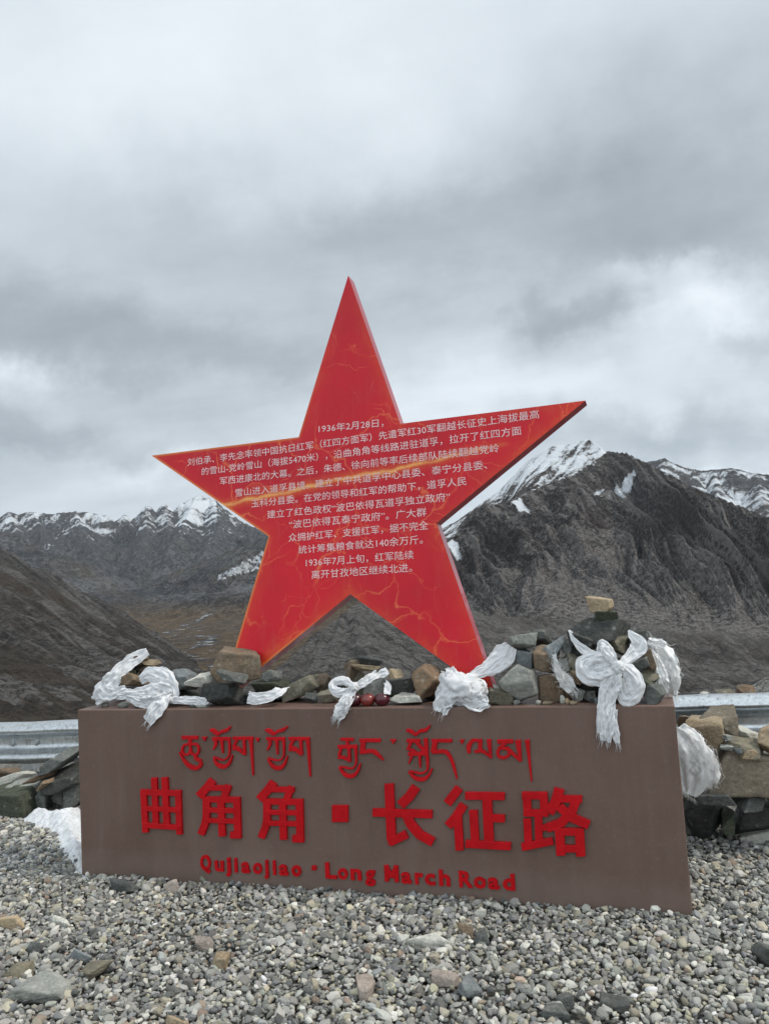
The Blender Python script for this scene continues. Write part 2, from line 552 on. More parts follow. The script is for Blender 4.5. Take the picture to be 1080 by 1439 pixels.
def mat_star_face():
    s = NT('printed star face')
    o = s.obj()                                   # star local: x right, z up, y into the scene
    ed = s.attr('edge').outputs['Fac']
    sep = s.n('ShaderNodeSeparateXYZ')
    s.l(o, sep.inputs[0])
    X, Z = sep.outputs[0], sep.outputs[2]
    n1 = s.noise(o, 1.3, 4, 0.55)
    n2 = s.noise(o, 5.5, 6, 0.6, 0.6)
    c = s.mix(s.ramp(n1, [(0.35, 0.0), (0.65, 1.0)]), (0.46, 0.005, 0.017), (0.60, 0.007, 0.019))
    # orange print along the outline and in loose clouds
    e = s.math('ADD', ed, s.math('MULTIPLY', s.math('SUBTRACT', n2, 0.5), 0.17))
    og = s.ramp(e, [(0.0, 0.34), (0.03, 0.12), (0.09, 0.0)])
    side = s.ramp(s.noise(o, 1.1, 3, 0.5), [(0.38, 0.1), (0.62, 1.0)])
    c = s.mix(s.math('MULTIPLY', og, side), c, (0.66, 0.13, 0.02))
    c = s.mix(s.ramp(n2, [(0.60, 0.0), (0.82, 0.25)]), c, (0.60, 0.05, 0.03))
    # crackle lines
    wv = s.n('ShaderNodeTexNoise')
    wv.inputs['Scale'].default_value = 4.5
    wv.inputs['Detail'].default_value = 5
    s.l(o, wv.inputs['Vector'])
    sc = s.n('ShaderNodeVectorMath', operation='SCALE')
    s.l(s.vmath('SUBTRACT', wv.outputs['Color'], (0.5, 0.5, 0.5)), sc.inputs[0])
    sc.inputs['Scale'].default_value = 0.36
    vv = s.vmath('ADD', o, sc.outputs[0])
    lines = None
    for scl, th, msk, mlo in ((2.3, 0.007, 1.7, 0.47), (3.9, 0.006, 2.4, 0.53), (5.6, 0.006, 3.1, 0.58)):
        vo = s.n('ShaderNodeTexVoronoi', feature='DISTANCE_TO_EDGE')
        vo.inputs['Scale'].default_value = scl
        s.l(s.mapping(vv, (1, 0, 1), (0, 0, 0), (scl, 0.3, 0.7)), vo.inputs['Vector'])
        ln = s.math('MULTIPLY', s.ramp(vo.outputs['Distance'], [(0.0, 1.0), (th, 0.35), (th*3.0, 0.0)]),
                    s.ramp(s.noise(s.mapping(o, loc=(msk, 0, 0)), msk, 3, 0.5), [(mlo-0.04, 0.0), (mlo+0.1, 1.0)]))
        lines = ln if lines is None else s.math('MAXIMUM', lines, ln)
    c = s.mix(s.math('MULTIPLY', lines, 0.66), c, (0.80, 0.20, 0.07))
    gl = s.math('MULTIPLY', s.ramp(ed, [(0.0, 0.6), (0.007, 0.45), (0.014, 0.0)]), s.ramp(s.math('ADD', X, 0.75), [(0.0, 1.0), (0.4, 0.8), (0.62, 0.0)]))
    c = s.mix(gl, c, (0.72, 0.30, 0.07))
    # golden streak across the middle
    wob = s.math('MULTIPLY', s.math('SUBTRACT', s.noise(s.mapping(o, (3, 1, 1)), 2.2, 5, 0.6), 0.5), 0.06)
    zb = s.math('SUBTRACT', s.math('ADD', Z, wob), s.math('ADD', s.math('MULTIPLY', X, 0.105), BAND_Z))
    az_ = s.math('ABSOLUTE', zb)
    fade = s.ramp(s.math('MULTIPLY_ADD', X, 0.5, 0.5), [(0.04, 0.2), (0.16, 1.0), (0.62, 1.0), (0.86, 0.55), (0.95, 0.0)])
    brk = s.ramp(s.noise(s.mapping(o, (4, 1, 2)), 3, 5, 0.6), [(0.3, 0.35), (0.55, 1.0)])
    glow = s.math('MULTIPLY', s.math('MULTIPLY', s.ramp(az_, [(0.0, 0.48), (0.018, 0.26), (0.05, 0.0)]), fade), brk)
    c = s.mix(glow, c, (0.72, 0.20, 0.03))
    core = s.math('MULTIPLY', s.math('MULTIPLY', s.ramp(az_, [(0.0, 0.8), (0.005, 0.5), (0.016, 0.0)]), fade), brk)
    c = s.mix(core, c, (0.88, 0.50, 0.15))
    dirt = s.noise(s.mapping(o, (2, 1, 0.5)), 9, 6, 0.65)
    c = s.mix(s.ramp(dirt, [(0.52, 0.0), (0.8, 0.14)]), c, (0.45, 0.20, 0.18))
    s.set(Base_Color=c, Roughness=s.ramp(dirt, [(0.3, 0.36), (0.7, 0.52)]))
    s.b.inputs['Specular IOR Level'].default_value = 0.28
    return s.m


BAND_Z = 0.13
M_PLINTH = mat_plinth()
M_STAR = mat_star_face()
M_STARSIDE = mat_plain('red painted star edge', (0.33, 0.018, 0.03), 0.30, 0, 0.6, 0.3)
M_LETTER = mat_plain('red painted letter', (0.44, 0.0015, 0.006), 0.42, 0, 0.22, 0.0, 0.14, 14)
M_PRINT = mat_plain('pale printed text', (0.74, 0.53, 0.53), 0.5, 0, 0.4)
M_APPLE = mat_plain('dark red apple skin', (0.062, 0.006, 0.012), 0.3, 0, 0.5, 0.2, 0.55, 28)
M_STEM = mat_plain('apple stem', (0.10, 0.06, 0.03), 0.8)


def mat_cloth(name, col, transl=0.25):
    s = NT(name)
    o = s.obj()
    n1 = s.noise(o, 7, 5, 0.6)
    c = s.mix(s.ramp(n1, [(0.35, 0.0), (0.75, 0.6)]), col, tuple(q*0.88 for q in col))
    c = s.mix(s.ramp(s.noise(o, 24, 5, 0.65), [(0.58, 0.0), (0.8, 0.22)]), c, (0.52, 0.49, 0.44))
    s.set(Base_Color=c, Roughness=0.8)
    s.b.inputs['Specular IOR Level'].default_value = 0.25
    s.b.inputs['Sheen Weight'].default_value = 0.2
    s.bump(s.math('ADD', s.noise(s.mapping(o, (1, 1, 0.35)), 55, 5, 0.6), s.math('MULTIPLY', s.noise(o, 260, 2, 0.5), 0.3)), 0.3, 0.006)
    rg = s.n('ShaderNodeTexNoise', noise_type='RIDGED_MULTIFRACTAL')
    rg.inputs['Scale'].default_value = 26
    rg.inputs['Detail'].default_value = 3
    s.l(s.mapping(o, (1, 1, 0.6)), rg.inputs['Vector'])
    b1 = s.t.nodes['Bump']
    b2 = s.n('ShaderNodeBump')
    b2.inputs['Strength'].default_value = 0.35
    b2.inputs['Distance'].default_value = 0.006
    s.l(rg.outputs['Fac'], b2.inputs['Height'])
    s.l(b2.outputs[0], b1.inputs['Normal'])
    tr = s.n('ShaderNodeBsdfTranslucent')
    s.l(c, tr.inputs['Color'])
    ms = s.n('ShaderNodeMixShader')
    ms.inputs[0].default_value = transl
    s.l(s.b.outputs[0], ms.inputs[1])
    s.l(tr.outputs[0], ms.inputs[2])
    s.l(ms.outputs[0], s.out.inputs['Surface'])
    return s.m


M_CLOTH = mat_cloth('white silk scarf', (0.88, 0.89, 0.90), 0.38)
M_GAUZE = mat_cloth('frayed white gauze', (0.93, 0.93, 0.92), 0.15)


def mat_galv():
    s = NT('galvanised steel')
    o = s.obj()
    vo = s.n('ShaderNodeTexVoronoi')
    vo.inputs['Scale'].default_value = 70
    s.l(o, vo.inputs['Vector'])
    n1 = s.noise(s.mapping(o, (0.5, 3, 3)), 5, 6, 0.65)
    n2 = s.noise(s.mapping(o, (6, 6, 1.0)), 7, 6, 0.65)
    sc = s.n('ShaderNodeSeparateColor')
    s.l(vo.outputs['Color'], sc.inputs[0])
    c = s.mix(sc.outputs[0], (0.44, 0.47, 0.49), (0.58, 0.61, 0.62))
    c = s.mix(s.ramp(n1, [(0.45, 0.0), (0.75, 0.5)]), c, (0.33, 0.34, 0.34))
    c = s.mix(s.ramp(n2, [(0.54, 0.0), (0.70, 0.75)]), c, (0.15, 0.14, 0.12))
    s.set(Base_Color=c, Metallic=0.85, Roughness=s.ramp(n1, [(0.3, 0.22), (0.7, 0.42)]))
    s.bump(s.noise(o, 30, 4, 0.6), 0.12, 0.004)
    return s.m


M_GALV = mat_galv()


def mat_pebble():
    s = NT('gravel pebbles')
    a = s.attr('col').outputs['Color']
    o = s.obj()
    n = s.noise(o, 160, 5, 0.7)
    n2 = s.noise(o, 900, 2, 0.5)
    c = s.mix(s.ramp(n, [(0.3, 0.35), (0.5, 0.0)]), a, s.mix(1.0, a, (0.55, 0.55, 0.55), 'MULTIPLY'))
    c = s.mix(s.ramp(n, [(0.55, 0.0), (0.75, 0.45)]), c, s.mix(1.0, a, (1.55, 1.55, 1.5), 'MULTIPLY'))
    s.set(Base_Color=c, Roughness=0.85)
    s.b.inputs['Specular IOR Level'].default_value = 0.25
    s.bump(s.math('ADD', n, s.math('MULTIPLY', n2, 0.3)), 0.5, 0.004)
    return s.m


M_PEBBLE = mat_pebble()


def mat_ground():
    s = NT('gravel bed')
    o = s.obj()
    vo = s.n('ShaderNodeTexVoronoi')
    vo.inputs['Scale'].default_value = 38
    s.l(o, vo.inputs['Vector'])
    sc = s.n('ShaderNodeSeparateColor')
    s.l(vo.outputs['Color'], sc.inputs[0])
    c = s.ramp(sc.outputs[0], [(0.0, (0.04, 0.038, 0.034)), (0.5, (0.09, 0.088, 0.08)), (1.0, (0.19, 0.19, 0.175))])
    c = s.mix(s.ramp(s.noise(o, 1.2, 5, 0.6), [(0.4, 0.0), (0.7, 0.5)]), c, (0.12, 0.10, 0.075))
    s.set(Base_Color=c, Roughness=0.95)
    s.bump(s.math('SUBTRACT', 1.0, vo.outputs['Distance']), 0.8, 0.02)
    return s.m


M_GROUND = mat_ground()


def mat_snow():
    s = NT('old snow')
    o = s.obj()
    n = s.noise(o, 30, 7, 0.65)
    c = s.mix(s.ramp(n, [(0.44, 0.0), (0.68, 0.7)]), (0.66, 0.68, 0.70), (0.34, 0.33, 0.31))
    s.set(Base_Color=c, Roughness=0.7)
    s.b.inputs['Subsurface Weight'].default_value = 0.1
    s.bump(s.noise(o, 90, 6, 0.7), 0.6, 0.012)
    return s.m


M_SNOW = mat_snow()


# ------------------------------------------------------------------ terrain
def polar_grid(px0, px1, ncol, d0, d1, nrow, power=1.0):
    a0, a1 = azel(px0, 800)[0], azel(px1, 800)[0]
    az = np.linspace(a0, a1, ncol)
    dd = np.exp(np.linspace(math.log(d0), math.log(d1), nrow))
    A, D = np.meshgrid(az, dd)
    X, Y = EYE[0]+D*np.sin(A), EYE[1]+D*np.cos(A)
    return A, D, X, Y


def grid_faces(nr, nc):
    i = np.arange(nr*nc).reshape(nr, nc)
    return np.stack([i[:-1, :-1], i[:-1, 1:], i[1:, 1:], i[1:, :-1]], -1).reshape(-1, 4)


def terrain(name, X, Y, Z, mask, mat, streak=None):
    mask = np.concatenate([mask, (np.full(Z.shape, 0.5) if streak is None else np.clip(streak, 0, 1))[..., None]], -1)
    V = np.stack([X, Y, Z], -1).reshape(-1, 3)
    o = mesh_np(name, V, grid_faces(*X.shape), mat, True, None, {'mask': mask.reshape(-1, 4)})
    o['kind'] = 'structure'
    return o


def rows(A, pts):
    """interpolate (tan elevation, distance) of a polyline of (px, py, D) over azimuth"""
    az = [azel(p[0], p[1]) for p in pts]
    return np.interp(A, [q[0] for q in az], [q[1] for q in az]), np.interp(A, [q[0] for q in az], [math.log(p[2]) for p in pts])


def ridge_field(X, Y, ridges, S, L, s2, gully=None):
    """highest of the ridge flanks at each point -> height, distance from crest, position along crest, ridge index"""
    H = np.full(X.shape, -1e9)
    Dd, Ss, W = np.zeros(X.shape), np.zeros(X.shape), np.zeros(X.shape, int)
    for ri, pts in enumerate(ridges):
        P = [at_dist(*p) for p in pts]
        acc = 0.0
        h1, d1, s1 = np.full(X.shape, -1e9), np.zeros(X.shape), np.zeros(X.shape)
        for a, b in zip(P[:-1], P[1:]):
            dx, dy = b[0]-a[0], b[1]-a[1]
            ln = math.hypot(dx, dy)
            t = np.clip(((X-a[0])*dx+(Y-a[1])*dy)/ln**2, 0, 1)
            d = np.hypot(X-a[0]-t*dx, Y-a[1]-t*dy)
            h = a[2]+t*(b[2]-a[2]) - (S*L*(1-np.exp(-d/L)) + s2*d)
            k = h > h1
            h1, d1, s1 = np.where(k, h, h1), np.where(k, d, d1), np.where(k, acc+t*ln, s1)
            acc += ln
        s1 = s1+ri*977.0
        if gully:
            h1 = h1+gully(s1, d1, ri)
        k = h1 > H
        H, Dd, Ss, W = np.where(k, h1, H), np.where(k, d1, Dd), np.where(k, s1, Ss), np.where(k, ri, W)
    return H, Dd, Ss, W


T_NEAR = mat_terrain('scree slope', 1.0, (0.022, 0.020, 0.019), (0.043, 0.040, 0.038), (0.115, 0.11, 0.105), (0.036, 0.028, 0.021), (1, 1, 0.6), 1.0, 0.5, 1.0, (0.25, 0.9, 3.0, 9.0), (0.95, 1, 1.2))
T_MTN = mat_terrain('dark mountain rock', 0.42, (0.024, 0.021, 0.021), (0.052, 0.047, 0.046), (0.135, 0.127, 0.120), (0.036, 0.028, 0.026), (1, 1, 0.3), 1.0, 2.0, 1.0, (0.18, 0.5, 1.5), (1.5, 1, 1.2))
T_BACK = mat_terrain('far mountain rock', 0.12, (0.020, 0.022, 0.027), (0.040, 0.043, 0.050), (0.11, 0.112, 0.115), (0.090, 0.062, 0.034), (1, 1, 0.4), 0.9, 8.0, 1.0, (0.06, 0.17, 0.4))


def near_slope():
    A, D, X, Y = polar_grid(-330, 1420, 1150, 8.5, 1000, 520)
    crest = [(-330, 640, 900), (-150, 700, 800), (0, 772, 700), (60, 800, 650), (120, 835, 600), (170, 860, 540), (230, 893, 450), (262, 918, 350), (300, 948, 220),
             (340, 966, 150), (385, 940, 170), (440, 893, 240), (500, 846, 330), (560, 842, 400), (620, 850, 440), (700, 866, 480),
             (800, 872, 500), (900, 880, 520), (1000, 890, 500), (1080, 898, 480), (1250, 905, 480), (1420, 910, 480)]
    elc, lgc = rows(A, crest)
    el0 = -1.62/8.5
    t = (np.log(D)-math.log(8.5))/(lgc-math.log(8.5))
    el = np.where(t < 1, el0+(elc-el0)*np.clip(t, 0, 1)**(2.2-0.9*sstep(azel(330, 900)[0], azel(230, 900)[0], A)), elc-(t-1)*1.1)
    Z = EYE[2]+el*D
    px_az = lambda p: azel(p, 900)[0]
    left = sstep(px_az(330), px_az(250), A)
    gul = ridged2(A*46+np.log(D)*7.0, np.log(D)*1.6-A*3, 4)
    gulR = ridged2(A*38-np.log(D)*2.0, np.log(D)*1.3, 4)
    g = left*gul+(1-left)*gulR
    fade = sstep(12, 60, D)
    Z = Z + fade*(g-0.45)*D*0.0085
    for lam, k in ((90, 0.020), (40, 0.024), (16, 0.020), (7, 0.018), (3, 0.03), (1.3, 0.06)):
        res = sstep(0.25, 0.9, lam/(D*0.0036))
        Z = Z + fbm2(X/lam+lam, Y/lam, 2)*lam*k*res*sstep(8.5, 14, D)*(0.35+0.65*fade)
    Z = np.maximum(np.where(D < 8.6, -0.12, Z), -150)
    lgD = np.log(D)
    n = fbm2(A*30+np.log(D)*5.0, np.log(D)*2.5+4, 5)
    scree = left*sstep(0.03, 0.22, n)*0.9 + (1-left)*np.clip(sstep(-0.25, 0.25, fbm2(X/130, Y/130, 4)+0.12), 0, 1)*0.95
    veg = left*sstep(-0.1, 0.35, fbm2(X/120+5, Y/120, 4)+0.05)*(1-scree)*0.9 + (1-left)*0.25*sstep(0.05, 0.3, fbm2(A*14+2, lgD*2.2+9, 5))
    # pale sandy ground on the near berm at the right
    lg = np.log(D)
    stL = 0.45+0.95*fbm2(A*120+lg*21, lg*2.2, 4)+0.35*fbm2(A*40+lg*7+3, lg*1.2, 3)
    stR = 0.47+0.75*fbm2(A*90+lg*13, lg*2.5+7, 4)+0.55*fbm2(A*26+lg*4, lg*3+2, 5)
    terrain('hillside', X, Y, Z, np.stack([np.zeros_like(Z), scree, veg], -1), T_NEAR, left*stL+(1-left)*stR)


def right_mountain():
    A, D, X, Y = polar_grid(520, 1420, 1000, 600, 1420, 800)
    front = [(500, 860, 820), (560, 815, 860), (600, 785, 900), (640, 752, 940), (663, 724, 960), (680, 713, 970), (715, 705, 990), (756, 686, 1030), (800, 668, 1080), (834, 648, 1125), (853, 634, 1165),
             (880, 638, 1150), (900, 648, 1120), (918, 659, 1100), (945, 670, 1070), (973, 687, 1040), (1016, 704, 990), (1080, 729, 930), (1200, 770, 860), (1420, 830, 780)]
    main = [(500, 812, 1190), (560, 775, 1190), (640, 733, 1200), (700, 690, 1210), (740, 648, 1220), (775, 627, 1215), (800, 624, 1210), (824, 617, 1205), (840, 625, 1190), (853, 638, 1180),
            (880, 644, 1165), (918, 665, 1115), (973, 693, 1055), (1016, 710, 1005), (1080, 735, 945), (1200, 776, 875), (1420, 836, 795)]
    e1, l1 = rows(A, front)
    e2, l2 = rows(A, main)
    D1, D2 = np.exp(l1), np.exp(l2)
    z1, z2 = EYE[2]+e1*D1, EYE[2]+e2*D2
    z0, D0 = -62.0, 600.0
    t = np.clip((D-D0)/(D1-D0), 0, 1)
    q = (A-A.min())*1050.0
    fall = np.maximum(D1-D, 0)
    wp = fbm2(q/90, D/120, 3)
    sh = 0.42+0.25*fbm2(q/160, D/300+3, 2)
    u = q-sh*fall+wp*16
    big = ridged2(u/105+0.7, fall/420+1.1, 2)-0.5
    mid = ridged2(u/42, fall/230+5, 3)-0.5
    sml = ridged2(u/15, fall/110, 3)-0.5
    fin = ridged2((q-0.7*fall)/6, fall/40, 3)-0.5
    on = sstep(0.10, 0.55, t)*(0.10+0.90*sstep(1.0, 0.84, t))
    Zf = z0+(z1-z0)*(0.62*t**1.9+0.38*t) + on*(big*38+mid*22+sml*10) + fin*4.0*sstep(0.15, 0.4, t)
    v = np.clip((D-D1)/np.maximum(D2-D1, 1), 0, 1)
    bowl = fbm2(q/50, D/60, 4)*9+ (ridged2((q+0.5*(D2-D))/26, D/120, 3)-0.5)*8
    Zb = z1+(z2-z1)*v**1.15-14*np.sin(np.pi*v)*sstep(0, 60, D2-D1)+bowl*np.sin(np.pi*v)*sstep(0, 60, D2-D1)
    Zr = z2-0.7*(D-D2)
    Z = np.where(D < D1, Zf, np.where(D < D2, Zb, Zr))+fbm2(X/9, Y/9, 3)*1.3
    back = (D >= D1)
    nz = fbm2(X/40, Y/40, 5, 0.6)
    left = sstep(azel(866, 640)[0], azel(846, 640)[0], A)
    stripe = fbm2((q+0.55*(D2-D))/11, D/70, 4)
    sm = np.where(back, left*(0.08+0.80*nz+0.60*stripe+0.20*v+0.42*sstep(60, 150, Z)), 0.0)
    crest = sstep(0.93, 1.0, t)
    sm = np.where(~back, crest*(0.20+0.6*nz+0.5*stripe)*sstep(0.0, 0.06, crest), sm)
    gul = np.clip(-(mid+0.35*big)*2.2, 0, 1)                       # snow caught in the gullies near the top
    sm = np.where(~back, np.maximum(sm, 0.75*gul*sstep(0.6, 0.9, t)*sstep(0.02, 0.3, fbm2(q/55+9, D/80, 3))), sm)
    tong = fbm2(u/38, fall/400, 4)
    sc = sstep(0.10, -0.10, t-0.52-0.55*tong)
    rb = 0.46+1.15*fbm2(u/7, fall/70, 4)+0.75*fbm2(u/24, fall/200+7, 3)
    br = sstep(0.0, 0.35, fbm2(X/90+40, Y/90, 4))*0.6
    terrain('mountain', X, Y, Z, np.stack([np.clip(sm, 0, 1), np.clip(sc*0.95, 0, 1), br*(1-sc)], -1), T_MTN, rb*(1-sc*0.6)+0.5*sc*0.6)


def far_right_range():
    A, D, X, Y = polar_grid(820, 1500, 420, 2150, 3700, 240)
    main = [(800, 700, 3100), (870, 660, 3050), (905, 650, 3000), (933, 644, 3000), (960, 657, 3000), (985, 662, 2950), (1003, 660, 2950), (1029, 658, 2900), (1055, 664, 2900), (1080, 667, 2900), (1150, 650, 2900), (1300, 690, 2900), (1500, 760, 2900)]
    sub = [[(933, 644, 3000), (925, 690, 2700), (915, 740, 2500)], [(1003, 660, 2950), (1010, 720, 2600)], [(1060, 664, 2900), (1075, 715, 2600), (1090, 750, 2400)], [(975, 660, 2970), (968, 720, 2600)]]
    H, d, s_, w = ridge_field(X, Y, [main]+sub, 0.7, 250, 0.25, lambda s, d, w: sstep(0, 120, d)*(ridged2(s/70, d/380+w*2.1, 4)-0.5)*45)
    gl = ridged2(X/60, Y/160, 4)
    H = H + ridged2(X/50, Y/50, 4)*9*sstep(0, 30, d+10) + fbm2(X/14, Y/14, 3)*4
    nz = fbm2(X/110, Y/110, 5, 0.6)
    sm = 0.35+0.7*nz+0.9*fbm2(s_/40+d/90, d/260, 4)+0.05*sstep(200, 30, d)
    sm = np.where((d < 10) & (w == 0), 0.3, sm)
    terrain('mountain_range', X, Y, H, np.stack([np.clip(sm, 0, 1), 0*H, 0*H], -1), T_BACK)


def back_valley():
    A, D, X, Y = polar_grid(-330, 620, 900, 420, 5600, 700)
    crest = [(-330, 700, 4500), (-100, 735, 4500), (0, 727, 4500), (12, 720, 4500), (28, 724, 4500), (43, 719, 4500), (70, 723, 4450), (105, 719, 4450), (132, 722, 4450), (148, 724, 4400), (160, 735, 4400), (175, 724, 4400),
             (190, 740, 4400), (199, 719, 4400), (206, 711, 4400), (214, 715, 4420), (219, 727, 4420), (226, 712, 4430), (231, 708, 4430), (238, 715, 4430), (247, 722, 4430), (260, 705, 4430), (271, 699, 4430), (281, 696, 4430), (290, 701, 4430), (297, 700, 4430), (308, 711, 4400), (342, 735, 4300),
             (380, 750, 4200), (470, 790, 4100), (620, 800, 4000)]
    subs = [[(12, 720, 4500), (35, 765, 3900), (60, 800, 3500)], [(43, 720, 4500), (75, 765, 3900), (105, 805, 3400)], [(105, 720, 4450), (125, 760, 3900), (150, 805, 3400)],
            [(206, 712, 4400), (205, 745, 4000), (190, 790, 3500)], [(231, 709, 4430), (238, 740, 4050), (235, 775, 3700)], [(276, 698, 4430), (262, 730, 4050), (240, 768, 3600)], [(297, 701, 4430), (310, 735, 3950), (290, 775, 3500)]]
    mids = [[(420, 735, 2350), (378, 752, 2400), (330, 772, 2500), (280, 790, 2650), (215, 815, 2900), (170, 838, 3100)],
            [(-200, 720, 3000), (0, 745, 2900), (50, 765, 2850), (100, 792, 2800), (150, 822, 2750), (195, 850, 2650)],
            [(520, 720, 2000), (440, 770, 1950), (400, 800, 1900), (370, 830, 1850), (345, 862, 1750)]]
    H1, d1, s1, w1 = ridge_field(X, Y, [crest]+subs, 0.95, 300, 0.22, lambda s, d, w: sstep(0, 200, d)*((ridged2(s/250+0.7*fbm2(s/260, d/400+w, 3), d/1300+w*2.3, 4)-0.5)*150+(ridged2(s/48-d/260, d/420+w*3.1, 3)-0.5)*48))
    H2, d2, s2, w2 = ridge_field(X, Y, mids, 0.50, 330, 0.16, lambda s, d, w: sstep(0, 150, d)*((ridged2(s/110+d/500, d/800+w*4.1, 3)-0.5)*46+(ridged2(s/36+d/200, d/300+w*1.1, 3)-0.5)*18))
    gl1 = ridged2(s1/120, d1/700+w1*2.3, 4)
    gl2 = ridged2(s2/90, d2/600+w2*4.1, 4)
    H1 = H1 + ridged2(X/85, Y/85, 4)*22*sstep(0, 40, d1+12) + fbm2(X/26, Y/26, 3)*7
    H2 = H2 + fbm2(X/60, Y/60, 5)*9 + fbm2(X/18, Y/18, 3)*2.5
    fl = -70 + np.clip((D-1400)/1600, -0.6, 1)*22 + fbm2(X/160, Y/160, 5)*7 + fbm2(X/30, Y/30, 3)*1.2
    H = np.maximum(H1, H2)
    k = 9.0
    Z = np.logaddexp(H/k, fl/k)*k
    isv = sstep(40, 6, Z-fl)
    one = H1 > H2
    nz = fbm2(X/170, Y/170, 5, 0.6)
    sm = np.where(one, 0.28+0.75*nz+0.85*fbm2(s1/45+d1/60, d1/420, 4)+0.15*(0.5-gl1)+0.70*np.clip((Z-330)/240, -1.2, 0.5), 0)
    sm = np.where(one & (d1 < 14) & (w1 == 0), sm-0.15, sm)
    sm = np.where(one & (A > azel(250, 720)[0]) & (A < azel(305, 720)[0]), sm+0.20, sm)
    sc = np.where(one, 0.25, 0.32*sstep(0.0, 0.4, fbm2(s2/70, d2/500, 4)))
    c1 = at_dist(338, 795, 2330)                                          # the pale talus fan on the right bank
    az1, az0 = azel(378, 800)[0], azel(296, 800)[0]
    ELV = (Z-EYE[2])/D
    e_at = lambda p, q: azel(p, q)[1]
    fl_ = (A-azel(300, 815)[0])/(azel(372, 778)[0]-azel(300, 815)[0])       # 0 at the lower left tip, 1 at the upper right
    ec = e_at(300, 815)+(e_at(372, 785)-e_at(300, 815))*fl_
    hw = 0.004+0.011*np.clip(fl_, 0, 1)
    fan = sstep(-0.02, 0.12, fl_)*sstep(1.25, 1.0, fl_)*sstep(1.0, 0.55, np.abs(ELV-ec)/hw+0.5*fbm2(A*160, ELV*160, 3))*(~one)
    sc = np.clip(sc, 0, 1)
    pale = fan*sstep(-0.45, 0.0, fbm2(A*150+ELV*260, ELV*60, 3)+0.1)
    br = np.clip(isv*(0.75+0.6*fbm2(X/120, Y/60, 4)), 0, 1)+np.where(one, 0, 0.16*sstep(0, 0.3, fbm2(X/200, Y/200, 3)))
    # braided stream bars in the valley floor
    lat = (A-azel(275, 890)[0])*D
    wig = fbm2(D/260, D*0+2.2, 4)*150
    br2 = np.abs(lat-wig+fbm2(X/40, Y/40, 3)*30)
    bars = isv*sstep(15, 6, br2)*sstep(-0.22, 0.0, fbm2(X/45+3, Y/45, 3))
    bars = np.maximum(bars, isv*sstep(0.32, 0.40, fbm2(X/16, Y/40, 4))*sstep(260, 120, np.abs(lat)))
    sm = np.maximum(sm, np.maximum(bars*0.40, pale*0.52))
    terrain('valley', X, Y, Z, np.stack([np.clip(sm, 0, 1), sc, np.clip(br*(1-bars), 0, 1)], -1), T_BACK,
            np.where(isv > 0.5, 0.5, np.where(one, 0.47+0.7*fbm2(s1/40+d1/200, d1/420, 4), 0.46+0.85*fbm2(s2/45+d2/160, d2/500, 4))))


near_slope()
right_mountain()
far_right_range()
back_valley()

def build_haze():
    mb = MB()
    mb.box(-7000, 7000, -300, 6800, -400, 720)
    s = NT('pale mountain air')
    s.t.nodes.remove(s.b)
    v = s.n('ShaderNodeVolumePrincipled')
    v.inputs['Color'].default_value = (0.80, 0.88, 0.97, 1)
    v.inputs['Density'].default_value = HAZE
    v.inputs['Anisotropy'].default_value = 0.2
    s.l(v.outputs[0], s.out.inputs['Volume'])
    o = mb.build('haze', s.m)
    o['kind'] = 'stuff'


HAZE = 0.00003
build_haze()

# plateau sheet under the gravel, reaching back behind the viewer and to the lip of the slope
def plateau():
    xs = np.linspace(-60, 60, 241)
    ys = np.concatenate([np.linspace(-90, -4, 87), np.linspace(-3.6, 5.4, 91)])
    X, Y = np.meshgrid(xs, ys)
    Z = -0.034+0.010*fbm2(X*1.2, Y*1.2, 3)-0.25*sstep(2.2, 5.4, Y)*(0.6+fbm2(X*0.8, Y*0.8, 3)) - 0.5*sstep(4.6, 5.4, Y)
    Z = Z+0.55*sstep(2.9, 4.4, X+0.3*fbm2(X, Y, 3))*sstep(2.0, 2.9, Y)*(1+0.35*fbm2(X*2, Y*2, 4))*sstep(5.4, 4.2, Y)
    o = mesh_np('gravel_ground', np.stack([X, Y, Z], -1).reshape(-1, 3), grid_faces(*X.shape), M_GROUND)
    o['kind'] = 'structure'


plateau()


# ------------------------------------------------------------------ rocks
def ico(sub):
    bm = bmesh.new()
    bmesh.ops.create_icosphere(bm, subdivisions=sub, radius=1)
    v = np.array([q.co[:] for q in bm.verts])
    f = np.array([[q.index for q in p.verts] for p in bm.faces])
    bm.free()
    return v/np.linalg.norm(v, axis=1, keepdims=True), f


ICO = {k: ico(k) for k in (1, 2, 4, 5)}


def poly_shape(v, rng, ncut, boxy, jit, soft):
    n = [np.array(q, float) for q in ((1, 0, 0), (-1, 0, 0), (0, 1, 0), (0, -1, 0), (0, 0, 1), (0, 0, -1))]
    d = [1.0]*6
    n = [q+rng.normal(0, jit, 3) for q in n]
    for _ in range(ncut):
        q = rng.normal(0, 1, 3)
        n.append(q)
        d.append(rng.uniform(boxy, boxy+0.42))
    n = np.array([q/np.linalg.norm(q) for q in n])
    dot = np.maximum(v@n.T, 1e-4)
    r = np.array(d)/dot
    r = -np.log(np.sum(np.exp(-soft*np.minimum(r, 6)), 1))/soft
    return v*r[:, None]


def erot(e):
    return np.array(Matrix.Rotation(e[2], 3, 'Z') @ Matrix.Rotation(e[1], 3, 'Y') @ Matrix.Rotation(e[0], 3, 'X'))


